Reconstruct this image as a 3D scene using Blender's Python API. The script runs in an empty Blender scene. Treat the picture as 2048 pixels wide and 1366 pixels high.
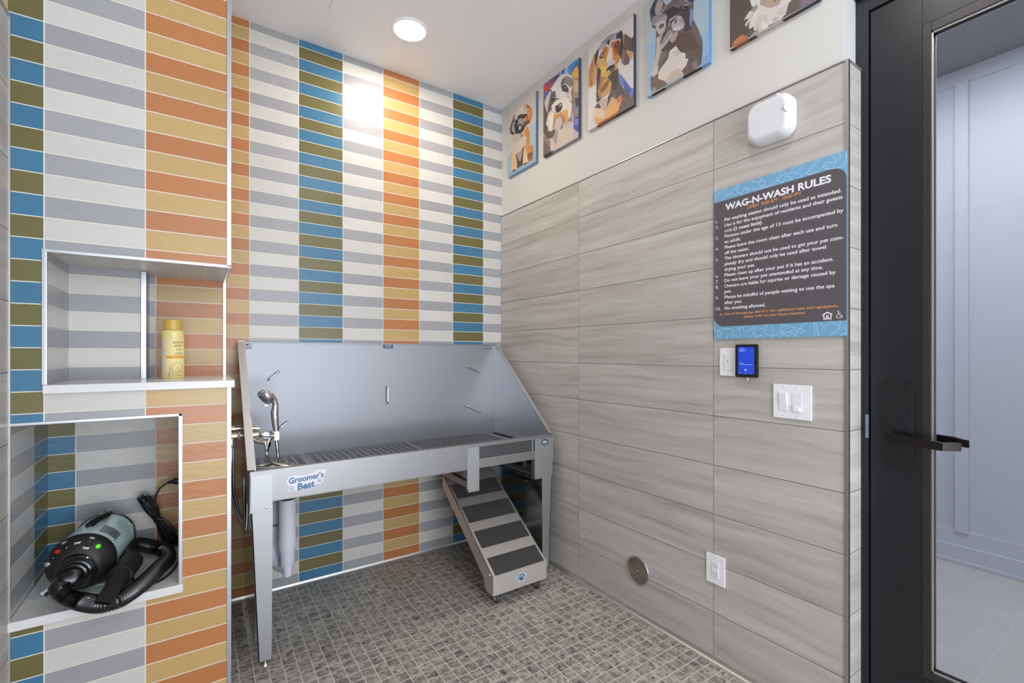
import bpy, bmesh, math, random
from mathutils import Vector, Matrix
SC = bpy.context.scene
COL = SC.collection
PI = math.pi

# ---------------------------------------------------------------- camera
cam_data = bpy.data.cameras.new('camera')
cam = bpy.data.objects.new('camera', cam_data)
COL.objects.link(cam)
cam_data.sensor_width = 36.0
cam_data.lens = 36.0 * 921.63 / 2048.0
cam_data.shift_y = 23.5 / 2048.0
cam_data.clip_start = 0.02
cam.location = (-1.7856, -2.7863, 1.2923)
cam.rotation_euler = (PI / 2, 0, -0.59365)
SC.camera = cam

# ---------------------------------------------------------------- world, exposure, lights
wd = bpy.data.worlds.new('daylight')
SC.world = wd
wd.use_nodes = True
wd.node_tree.nodes['Background'].inputs[0].default_value = (0.75, 0.85, 1.0, 1)
wd.node_tree.nodes['Background'].inputs[1].default_value = 0.6
SC.view_settings.view_transform = 'Standard'
SC.view_settings.look = 'None'
SC.view_settings.exposure = 0.2
SC.view_settings.gamma = 1.0
SC.view_settings.use_curve_mapping = False

CEIL = 3.04


def lamp(name, loc, energy, color, size, rot=(0, 0, 0), shape='DISK', size_y=None, spread=PI):
    d = bpy.data.lights.new(name, 'AREA')
    d.shape = shape
    d.size = size
    if size_y:
        d.size_y = size_y
    d.energy = energy
    d.color = color
    d.spread = spread
    o = bpy.data.objects.new(name, d)
    o.location = loc
    o.rotation_euler = rot
    COL.objects.link(o)
    return o


WARM = (1.0, 0.88, 0.74)
SOFT = (1.0, 0.99, 0.98)
DOWNLIGHTS = [(-0.85, -0.412), (-0.85, -2.2), (-0.85, -3.9)]  # first is seen; the others are unseen, added to light the room
LP = [8.5, 4.0, 5.5]
for (lx, ly), e in zip(DOWNLIGHTS, LP):
    lamp('downlight_lamp', (lx, ly, CEIL - 0.014), e, WARM if e == LP[0] else SOFT, 0.15)
# daylight of the window in the rear wall behind the camera
lamp('window_daylight', (-1.1, -4.93, 1.4), 66.0, (0.84, 0.91, 1.0), 2.1, (PI / 2, 0, 0), 'RECTANGLE', 2.6)
# added upward fill lamp just inside that window, brightens the ceiling
lamp('ceiling_fill_lamp', (-1.1, -4.85, 0.6), 28.0, (0.92, 0.96, 1.0), 2.1, (PI * 0.80, 0, 0), 'RECTANGLE', 0.7)
# added fill lamps under the corridor ceiling, without any fitting
lamp('corridor_fill_lamp', (1.15, -2.3, CEIL - 0.02), 22.0, (0.92, 0.92, 1.0), 0.6, (0, 0, 0), 'RECTANGLE', 1.2)
lamp('corridor_fill_lamp', (1.15, -4.6, CEIL - 0.02), 22.0, (0.92, 0.92, 1.0), 0.6, (0, 0, 0), 'RECTANGLE', 1.2)


# ---------------------------------------------------------------- materials
def s2l(c):
    c = c / 255.0
    return c / 12.92 if c <= 0.04045 else ((c + 0.055) / 1.055) ** 2.4


def rgb(r, g, b, k=1.0):
    return (min(s2l(r) * k, 0.95), min(s2l(g) * k, 0.95), min(s2l(b) * k, 0.95), 1.0)


def mat(name, color, rough=0.5, metal=0.0, emit=None, emit_s=0.0, coat=0.0, ior=None, bump=None):
    m = bpy.data.materials.new(name)
    m.use_nodes = True
    nt = m.node_tree
    p = nt.nodes['Principled BSDF']
    p.inputs['Base Color'].default_value = color
    p.inputs['Roughness'].default_value = rough
    p.inputs['Metallic'].default_value = metal
    if coat:
        p.inputs['Coat Weight'].default_value = coat
    if emit:
        p.inputs['Emission Color'].default_value = emit
        p.inputs['Emission Strength'].default_value = emit_s
    if bump:  # (scale, strength, stretch xyz)
        tc = nt.nodes.new('ShaderNodeNewGeometry')
        mp = nt.nodes.new('ShaderNodeMapping')
        mp.inputs['Scale'].default_value = bump[2]
        ns = nt.nodes.new('ShaderNodeTexNoise')
        ns.inputs['Scale'].default_value = bump[0]
        ns.inputs['Detail'].default_value = 4
        bp = nt.nodes.new('ShaderNodeBump')
        bp.inputs['Strength'].default_value = bump[1]
        bp.inputs['Distance'].default_value = 0.001
        nt.links.new(tc.outputs['Position'], mp.inputs['Vector'])
        nt.links.new(mp.outputs['Vector'], ns.inputs['Vector'])
        nt.links.new(ns.outputs['Fac'], bp.inputs['Height'])
        nt.links.new(bp.outputs['Normal'], p.inputs['Normal'])
        if len(bump) > 3:  # roughness variation
            mr = nt.nodes.new('ShaderNodeMapRange')
            mr.inputs['To Min'].default_value = rough - bump[3]
            mr.inputs['To Max'].default_value = rough + bump[3]
            nt.links.new(ns.outputs['Fac'], mr.inputs['Value'])
            nt.links.new(mr.outputs['Result'], p.inputs['Roughness'])
    return m


class NG:
    """small helper that wires math nodes"""

    def __init__(self, m):
        self.nt = m.node_tree

    def n(self, t):
        return self.nt.nodes.new(t)

    def link(self, a, b):
        self.nt.links.new(a, b)

    def m(self, op, a, b=None, c=None):
        x = self.n('ShaderNodeMath')
        x.operation = op
        for i, v in enumerate((a, b, c)):
            if v is None:
                continue
            if isinstance(v, (int, float)):
                x.inputs[i].default_value = v
            else:
                self.link(v, x.inputs[i])
        return x.outputs[0]

    def ramp(self, fac, stops, interp='LINEAR'):
        r = self.n('ShaderNodeValToRGB')
        r.color_ramp.interpolation = interp
        el = r.color_ramp.elements
        while len(el) < len(stops):
            el.new(0.5)
        for e, (p, c) in zip(el, stops):
            e.position = p
            e.color = c
        self.link(fac, r.inputs[0])
        return r.outputs[0]

    def mix(self, fac, a, b, blend='MIX'):
        x = self.n('ShaderNodeMix')
        x.data_type = 'RGBA'
        x.blend_type = blend
        for s, v in ((x.inputs[0], fac), (x.inputs[6], a), (x.inputs[7], b)):
            if isinstance(v, (int, float)):
                s.default_value = v
            elif isinstance(v, tuple):
                s.default_value = v
            else:
                self.link(v, s)
        return x.outputs[2]


TC = {  # even row, odd row
    'B': (rgb(64, 118, 150), rgb(108, 102, 60)),
    'W': (rgb(160, 160, 163), rgb(206, 203, 198)),
    'O': (rgb(182, 118, 70), rgb(190, 157, 102)),
}
GROUT = rgb(226, 222, 212)
TP, TQ, TZ0 = 0.06505, 0.2377, 0.0077


def grid(g, axis, u0, q, z0, p, gu, gv):
    geo = g.n('ShaderNodeNewGeometry')
    sep = g.n('ShaderNodeSeparateXYZ')
    g.link(geo.outputs['Position'], sep.inputs[0])
    U = sep.outputs['XYZ'.index(axis[0])]
    V = sep.outputs['XYZ'.index(axis[1])]
    u = g.m('DIVIDE', g.m('SUBTRACT', U, u0), q)
    v = g.m('DIVIDE', g.m('SUBTRACT', V, z0), p)
    cu, cv = g.m('FLOOR', u), g.m('FLOOR', v)
    fu, fv = g.m('SUBTRACT', u, cu), g.m('SUBTRACT', v, cv)
    du = g.m('MULTIPLY', g.m('MINIMUM', fu, g.m('SUBTRACT', 1.0, fu)), q)
    dv = g.m('MULTIPLY', g.m('MINIMUM', fv, g.m('SUBTRACT', 1.0, fv)), p)
    inside = g.m('MINIMUM', g.m('SUBTRACT', du, gu), g.m('SUBTRACT', dv, gv))
    mr = g.n('ShaderNodeMapRange')
    mr.inputs['From Min'].default_value = -0.0002
    mr.inputs['From Max'].default_value = 0.0004
    g.link(inside, mr.inputs['Value'])
    comb = g.n('ShaderNodeCombineXYZ')
    g.link(cu, comb.inputs[0])
    g.link(cv, comb.inputs[1])
    wn = g.n('ShaderNodeTexWhiteNoise')
    wn.noise_dimensions = '3D'
    g.link(comb.outputs[0], wn.inputs['Vector'])
    return geo, cu, cv, mr.outputs[0], wn


def tile_mat(name, axis, u0, seq):
    m = mat(name, (1, 1, 1, 1), 0.25)
    g = NG(m)
    p = m.node_tree.nodes['Principled BSDF']
    geo, cu, cv, mask, wn = grid(g, axis, u0, TQ, TZ0, TP, 0.0016, 0.0014)
    t = g.m('FLOORED_MODULO', cu, 4.0)
    par = g.m('FLOORED_MODULO', cv, 2.0)
    idx = g.m('ADD', g.m('MULTIPLY', t, 2.0), par)
    fac = g.m('DIVIDE', g.m('ADD', idx, 0.5), 8.0)
    stops = []
    for i, k in enumerate(seq):
        stops += [((2 * i) / 8.0, TC[k][0]), ((2 * i + 1) / 8.0, TC[k][1])]
    col = g.ramp(fac, stops, 'CONSTANT')
    ns = g.n('ShaderNodeTexNoise')
    mp = g.n('ShaderNodeMapping')
    mp.inputs['Scale'].default_value = (1, 1, 3.2) if axis[1] == 'Z' else (1, 3.2, 1)
    g.link(geo.outputs['Position'], mp.inputs['Vector'])
    ofs = g.n('ShaderNodeVectorMath')
    ofs.operation = 'ADD'
    g.link(mp.outputs[0], ofs.inputs[0])
    g.link(wn.outputs['Color'], ofs.inputs[1])
    g.link(ofs.outputs[0], ns.inputs['Vector'])
    ns.inputs['Scale'].default_value = 22
    ns.inputs['Detail'].default_value = 3
    var = g.m('ADD', g.m('ADD', 0.90, g.m('MULTIPLY', wn.outputs['Value'], 0.10)), g.m('MULTIPLY', ns.outputs['Fac'], 0.10))
    hsv = g.n('ShaderNodeHueSaturation')
    g.link(col, hsv.inputs['Color'])
    g.link(var, hsv.inputs['Value'])
    g.link(g.mix(mask, GROUT, hsv.outputs[0]), p.inputs['Base Color'])
    g.link(g.m('SUBTRACT', 0.75, g.m('MULTIPLY', mask, 0.47)), p.inputs['Roughness'])
    h = g.m('ADD', g.m('MULTIPLY', mask, 0.6), g.m('MULTIPLY', ns.outputs['Fac'], 0.9))
    bp = g.n('ShaderNodeBump')
    bp.inputs['Strength'].default_value = 0.35
    bp.inputs['Distance'].default_value = 0.0022
    g.link(h, bp.inputs['Height'])
    g.link(bp.outputs[0], p.inputs['Normal'])
    return m


def wood_mat(name, axis, u0, q):
    m = mat(name, (1, 1, 1, 1), 0.4)
    g = NG(m)
    p = m.node_tree.nodes['Principled BSDF']
    geo, cu, cv, mask, wn = grid(g, axis, u0, q, -0.0025, 0.2065, 0.0010, 0.0012)
    mp = g.n('ShaderNodeMapping')
    mp.inputs['Scale'].default_value = (1.0, 0.8, 15.0)
    g.link(geo.outputs['Position'], mp.inputs['Vector'])
    ofs = g.n('ShaderNodeVectorMath')
    ofs.operation = 'MULTIPLY_ADD'
    ofs.inputs[1].default_value = (7, 7, 7)
    g.link(wn.outputs['Color'], ofs.inputs[0])
    g.link(mp.outputs[0], ofs.inputs[2])
    warp = g.n('ShaderNodeTexNoise')
    warp.inputs['Scale'].default_value = 2.2
    warp.inputs['Detail'].default_value = 2
    g.link(geo.outputs['Position'], warp.inputs['Vector'])
    w2 = g.n('ShaderNodeVectorMath')
    w2.operation = 'MULTIPLY_ADD'
    w2.inputs[1].default_value = (0.0, 0.0, 1.1)
    g.link(warp.outputs['Color'], w2.inputs[0])
    g.link(ofs.outputs[0], w2.inputs[2])
    ns = g.n('ShaderNodeTexNoise')
    ns.inputs['Scale'].default_value = 1.6
    ns.inputs['Detail'].default_value = 7
    ns.inputs['Roughness'].default_value = 0.55
    ns.inputs['Distortion'].default_value = 0.15
    g.link(w2.outputs[0], ns.inputs['Vector'])
    fine = g.n('ShaderNodeTexNoise')
    fine.inputs['Scale'].default_value = 9
    fine.inputs['Detail'].default_value = 5
    g.link(w2.outputs[0], fine.inputs['Vector'])
    f = g.m('ADD', g.m('MULTIPLY', ns.outputs['Fac'], 0.8), g.m('MULTIPLY', fine.outputs['Fac'], 0.2))
    col = g.ramp(f, [(0.30, rgb(162, 156, 150)), (0.44, rgb(184, 179, 173)), (0.56, rgb(196, 191, 186)), (0.72, rgb(208, 204, 200))])
    hsv = g.n('ShaderNodeHueSaturation')
    g.link(col, hsv.inputs['Color'])
    g.link(g.m('ADD', 0.95, g.m('MULTIPLY', wn.outputs['Value'], 0.07)), hsv.inputs['Value'])
    g.link(g.mix(mask, rgb(112, 104, 97), hsv.outputs[0]), p.inputs['Base Color'])
    g.link(g.m('SUBTRACT', 0.8, g.m('MULTIPLY', mask, 0.38)), p.inputs['Roughness'])
    bp = g.n('ShaderNodeBump')
    bp.inputs['Strength'].default_value = 0.3
    bp.inputs['Distance'].default_value = 0.0015
    g.link(mask, bp.inputs['Height'])
    g.link(bp.outputs[0], p.inputs['Normal'])
    return m


def mosaic_mat(name):
    m = mat(name, (1, 1, 1, 1), 0.35)
    g = NG(m)
    p = m.node_tree.nodes['Principled BSDF']
    geo, cu, cv, mask, wn = grid(g, 'XY', -0.0660, 0.0514, -0.9901, 0.0512, 0.0016, 0.0016)
    ns = g.n('ShaderNodeTexNoise')
    ofs = g.n('ShaderNodeVectorMath')
    ofs.operation = 'MULTIPLY_ADD'
    ofs.inputs[1].default_value = (3, 3, 3)
    g.link(wn.outputs['Color'], ofs.inputs[0])
    g.link(geo.outputs['Position'], ofs.inputs[2])
    g.link(ofs.outputs[0], ns.inputs['Vector'])
    ns.inputs['Scale'].default_value = 38
    ns.inputs['Detail'].default_value = 6
    ns.inputs['Roughness'].default_value = 0.65
    base = g.ramp(ns.outputs['Fac'], [(0.31, rgb(94, 90, 86)), (0.44, rgb(136, 131, 125)), (0.56, rgb(168, 162, 155)), (0.71, rgb(202, 196, 188))])
    vo = g.n('ShaderNodeTexVoronoi')
    vo.inputs['Scale'].default_value = 55
    dist = g.n('ShaderNodeVectorMath')
    dist.operation = 'MULTIPLY_ADD'
    dist.inputs[1].default_value = (0.03, 0.03, 0.03)
    n2 = g.n('ShaderNodeTexNoise')
    n2.inputs['Scale'].default_value = 60
    g.link(ofs.outputs[0], n2.inputs['Vector'])
    g.link(n2.outputs['Color'], dist.inputs[0])
    g.link(ofs.outputs[0], dist.inputs[2])
    g.link(dist.outputs[0], vo.inputs['Vector'])
    sepc = g.n('ShaderNodeSeparateColor')
    g.link(vo.outputs['Color'], sepc.inputs[0])
    chip = g.m('MULTIPLY', g.m('LESS_THAN', vo.outputs['Distance'], 0.42), g.m('GREATER_THAN', sepc.outputs[0], 0.74))
    dark = g.m('MULTIPLY', g.m('LESS_THAN', vo.outputs['Distance'], 0.40), g.m('LESS_THAN', sepc.outputs[1], 0.10))
    c1 = g.mix(g.m('MULTIPLY', chip, 0.75), base, rgb(190, 182, 170))
    c2 = g.mix(g.m('MULTIPLY', dark, 0.7), c1, rgb(48, 42, 38))
    hsv = g.n('ShaderNodeHueSaturation')
    g.link(c2, hsv.inputs['Color'])
    g.link(g.m('ADD', 0.86, g.m('MULTIPLY', wn.outputs['Value'], 0.26)), hsv.inputs['Value'])
    g.link(g.mix(mask, rgb(214, 208, 198), hsv.outputs[0]), p.inputs['Base Color'])
    g.link(g.m('SUBTRACT', 0.8, g.m('MULTIPLY', mask, 0.45)), p.inputs['Roughness'])
    bp = g.n('ShaderNodeBump')
    bp.inputs['Strength'].default_value = 0.5
    bp.inputs['Distance'].default_value = 0.001
    g.link(mask, bp.inputs['Height'])
    g.link(bp.outputs[0], p.inputs['Normal'])
    return m


def big_tile_mat(name, axis, u0, q, v0, p_, tile, grout, gw):
    m = mat(name, (1, 1, 1, 1), 0.45)
    g = NG(m)
    p = m.node_tree.nodes['Principled BSDF']
    geo, cu, cv, mask, wn = grid(g, axis, u0, q, v0, p_, gw, gw)
    ns = g.n('ShaderNodeTexNoise')
    ns.inputs['Scale'].default_value = 5
    ns.inputs['Detail'].default_value = 6
    g.link(geo.outputs['Position'], ns.inputs['Vector'])
    hsv = g.n('ShaderNodeHueSaturation')
    hsv.inputs['Color'].default_value = tile
    g.link(g.m('ADD', 0.88, g.m('MULTIPLY', ns.outputs['Fac'], 0.24)), hsv.inputs['Value'])
    g.link(g.mix(mask, grout, hsv.outputs[0]), p.inputs['Base Color'])
    return m


def brushed(name, base, rough, stretch, strength=0.15):
    return mat(name, base, rough, 1.0, bump=(60, strength, stretch, 0.05))


M = {}
M['tile_back'] = tile_mat('tile_back', 'XZ', -0.3847, 'BWOW')
M['tile_block'] = tile_mat('tile_block', 'XZ', -2.4124, 'BWOW')
M['tile_side'] = tile_mat('tile_side', 'YZ', -0.608, 'BWOW')
M['tile_b'] = tile_mat('tile_b', 'YZ', -0.72, 'BBBB')
M['tile_w'] = tile_mat('tile_w', 'YZ', -0.86, 'WWWW')
M['niche_top'] = big_tile_mat('niche_top', 'XY', -2.17, 0.0795, -0.62, 0.24, rgb(205, 202, 198), rgb(226, 222, 214), 0.0014)
M['wood'] = wood_mat('wood_tile', 'YZ', -0.8188, 0.8357)
M['wood_end'] = wood_mat('wood_tile_end', 'XZ', -0.3, 0.8357)
M['floor'] = mosaic_mat('mosaic')
M['paint'] = mat('wall_paint', rgb(212, 210, 206), 0.6, bump=(90, 0.12, (1, 1, 1)))
M['ceil'] = mat('ceiling_paint', rgb(240, 238, 238), 0.7)
M['alu'] = mat('trim_aluminium', rgb(192, 195, 200), 0.32, 1.0)
M['alu_matte'] = mat('trim_matte', rgb(196, 194, 190), 0.4, 0.8)
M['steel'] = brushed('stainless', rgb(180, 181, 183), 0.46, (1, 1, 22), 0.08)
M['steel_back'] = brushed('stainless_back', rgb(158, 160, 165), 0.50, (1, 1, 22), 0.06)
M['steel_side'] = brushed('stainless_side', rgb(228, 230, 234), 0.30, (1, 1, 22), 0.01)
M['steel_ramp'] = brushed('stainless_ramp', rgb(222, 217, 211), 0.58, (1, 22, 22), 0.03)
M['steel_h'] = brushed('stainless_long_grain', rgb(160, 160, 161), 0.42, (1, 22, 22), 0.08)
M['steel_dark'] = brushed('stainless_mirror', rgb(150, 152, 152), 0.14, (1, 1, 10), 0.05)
M['chrome'] = mat('chrome', rgb(225, 225, 228), 0.07, 1.0)
M['nickel'] = mat('nickel', rgb(215, 208, 192), 0.18, 1.0)
M['hose_metal'] = mat('hose_steel', rgb(200, 196, 188), 0.3, 1.0)
M['quartz'] = mat('quartz', rgb(224, 223, 222), 0.2, bump=(120, 0.02, (1, 1, 1)))
M['white_pl'] = mat('white_plastic', rgb(246, 246, 250), 0.3)
M['white_box'] = mat('white_box_plastic', rgb(222, 222, 226), 0.3)
M['white_pl2'] = mat('white_plastic_inset', rgb(238, 238, 244), 0.35)
M['grey_ln'] = mat('grey_line', rgb(120, 120, 124), 0.5)
M['pvc'] = mat('pvc', rgb(222, 222, 234), 0.3)
M['black_pl'] = mat('black_plastic', rgb(22, 22, 24), 0.22, coat=0.3)
M['black_hose'] = mat('black_hose', rgb(14, 14, 16), 0.25, coat=0.4)
M['black_matte'] = mat('black_matte', rgb(28, 27, 28), 0.5)
M['dark_void'] = mat('dark_void', rgb(12, 12, 12), 0.8)
M['mint'] = mat('mint_enamel', rgb(208, 234, 228), 0.25, coat=0.5)
M['mint_line'] = mat('mint_print', rgb(110, 138, 134), 0.5)
M['print_grey'] = mat('print_grey', rgb(112, 122, 140), 0.5)
M['red_l'] = mat('red_lens', rgb(200, 40, 20), 0.2)
M['green_l'] = mat('green_lens', rgb(80, 200, 20), 0.2, emit=rgb(100, 230, 30), emit_s=0.35)
M['silver'] = mat('silver', rgb(200, 204, 210), 0.3, 0.9)
M['mat_grit'] = mat('grip_mat', rgb(58, 57, 56), 0.75, bump=(500, 0.6, (1, 1, 1)))
M['rubber'] = mat('rubber', rgb(62, 66, 72), 0.5)
M['text_w'] = mat('white_print', rgb(240, 240, 244), 0.5)
M['text_o'] = mat('orange_print', rgb(232, 160, 100), 0.5)
M['text_b'] = mat('blue_print', rgb(60, 104, 150), 0.4)
M['sticker'] = mat('sticker_white', rgb(230, 232, 240), 0.35)
M['sticker_grey'] = mat('sticker_grey', rgb(176, 180, 190), 0.4)
M['sticker_navy'] = mat('sticker_navy', rgb(34, 62, 92), 0.4)
M['sticker_dark'] = mat('sticker_dark', rgb(84, 88, 102), 0.4)
M['sign_dark'] = mat('sign_dark', rgb(92, 86, 92), 0.35)
M['sign_blue'] = mat('sign_blue', rgb(118, 172, 208), 0.35)
M['sign_line'] = mat('sign_line', rgb(196, 230, 246), 0.4)
M['screen'] = mat('screen', rgb(20, 40, 120), 0.12, emit=rgb(32, 70, 200), emit_s=0.7)
M['screen_txt'] = mat('screen_text', rgb(150, 180, 240), 0.3, emit=rgb(150, 180, 250), emit_s=0.7)
M['yellow'] = mat('bottle_yellow', rgb(230, 210, 136), 0.3, coat=0.3)
M['yellow_cap'] = mat('cap_yellow', rgb(216, 178, 82), 0.35)
M['label_w'] = mat('bottle_label', rgb(214, 204, 186), 0.5)
M['label_y'] = mat('bottle_front', rgb(232, 214, 146), 0.45)
M['label_o'] = mat('bottle_band', rgb(214, 160, 62), 0.45)
M['ink'] = mat('brown_ink', rgb(110, 90, 62), 0.6)
M['bronze'] = mat('dark_bronze', rgb(29, 31, 36), 0.34, 0.1, bump=(5, 0.0, (1, 1, 1), 0.04))
M['plate_m'] = mat('plate_black', rgb(36, 38, 42), 0.2, 0.3)
M['bronze2'] = mat('dark_bronze_stop', rgb(56, 52, 52), 0.35, 0.3)
M['lever_m'] = mat('lever_black', rgb(40, 36, 35), 0.3, 0.6)
M['hall_wall'] = mat('hall_wall', rgb(206, 210, 220), 0.45)
M['pan'] = mat('basin_steel_grime_shade', rgb(96, 96, 98), 0.5, 0.8)  # steel darkened: grime and shadow under the grates put into its colour
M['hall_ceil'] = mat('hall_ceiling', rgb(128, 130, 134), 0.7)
M['hall_floor'] = big_tile_mat('hall_floor', 'XY', 0.3, 0.61, -2.0, 0.305, rgb(196, 194, 190), rgb(204, 203, 200), 0.002)
M['lamp_on'] = mat('lamp_lens', (1, 1, 1, 1), 0.5, emit=(1.0, 0.94, 0.86, 1), emit_s=9.0)
M['blk_strip'] = mat('gasket', rgb(8, 8, 9), 0.6)
M['strike'] = mat('strike_steel', rgb(140, 166, 196), 0.3, 0.9)
M['swirl'] = mat('polished_disc', rgb(170, 160, 152), 0.12, 1.0, bump=(9, 0.25, (1, 1, 1)))
M['canvas_white'] = mat('canvas_white', rgb(225, 220, 216), 0.6)
M['lid_frost'] = mat('frosted', rgb(225, 232, 240), 0.2)


def glass_mat():
    m = bpy.data.materials.new('door_glass')
    m.use_nodes = True
    nt = m.node_tree
    nt.nodes.clear()
    out = nt.nodes.new('ShaderNodeOutputMaterial')
    mx = nt.nodes.new('ShaderNodeMixShader')
    tr = nt.nodes.new('ShaderNodeBsdfTransparent')
    tr.inputs[0].default_value = (0.90, 0.93, 0.95, 1)
    gl = nt.nodes.new('ShaderNodeBsdfGlossy')
    gl.inputs['Roughness'].default_value = 0.0
    fr = nt.nodes.new('ShaderNodeFresnel')
    fr.inputs[0].default_value = 1.5
    ml = nt.nodes.new('ShaderNodeMath')
    ml.operation = 'MULTIPLY'
    ml.inputs[1].default_value = 1.6
    nt.links.new(fr.outputs[0], ml.inputs[0])
    nt.links.new(ml.outputs[0], mx.inputs[0])
    nt.links.new(tr.outputs[0], mx.inputs[1])
    nt.links.new(gl.outputs[0], mx.inputs[2])
    nt.links.new(mx.outputs[0], out.inputs[0])
    return m


M['glass'] = glass_mat()


def vcol_mat():
    m = mat('canvas_print', (1, 1, 1, 1), 0.55)
    nt = m.node_tree
    a = nt.nodes.new('ShaderNodeVertexColor')
    a.layer_name = 'paint'
    nt.links.new(a.outputs['Color'], nt.nodes['Principled BSDF'].inputs['Base Color'])
    return m


M['art'] = vcol_mat()


# ---------------------------------------------------------------- mesh building
def smooth_path(pts, n=8, closed=False):
    P = [Vector(p) for p in pts]
    out = []
    N = len(P)
    rng = N if closed else N - 1
    for i in range(rng):
        if closed:
            p0, p1, p2, p3 = P[i - 1], P[i], P[(i + 1) % N], P[(i + 2) % N]
        else:
            p0 = P[i - 1] if i else P[0] * 2 - P[1]
            p1, p2 = P[i], P[i + 1]
            p3 = P[i + 2] if i + 2 < N else P[-1] * 2 - P[-2]
        for k in range(n):
            t = k / n
            out.append(0.5 * ((2 * p1) + (p2 - p0) * t + (2 * p0 - 5 * p1 + 4 * p2 - p3) * t * t + (3 * p1 - p0 - 3 * p2 + p3) * t ** 3))
    if not closed:
        out.append(P[-1])
    return out


def resample(pts, step):
    P = [Vector(p) for p in pts]
    out = [P[0]]
    acc = 0.0
    for a, b in zip(P, P[1:]):
        L = (b - a).length
        if L < 1e-9:
            continue
        t = step - acc
        while t <= L:
            out.append(a.lerp(b, t / L))
            t += step
        acc = (acc + L) % step
    return out


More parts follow.
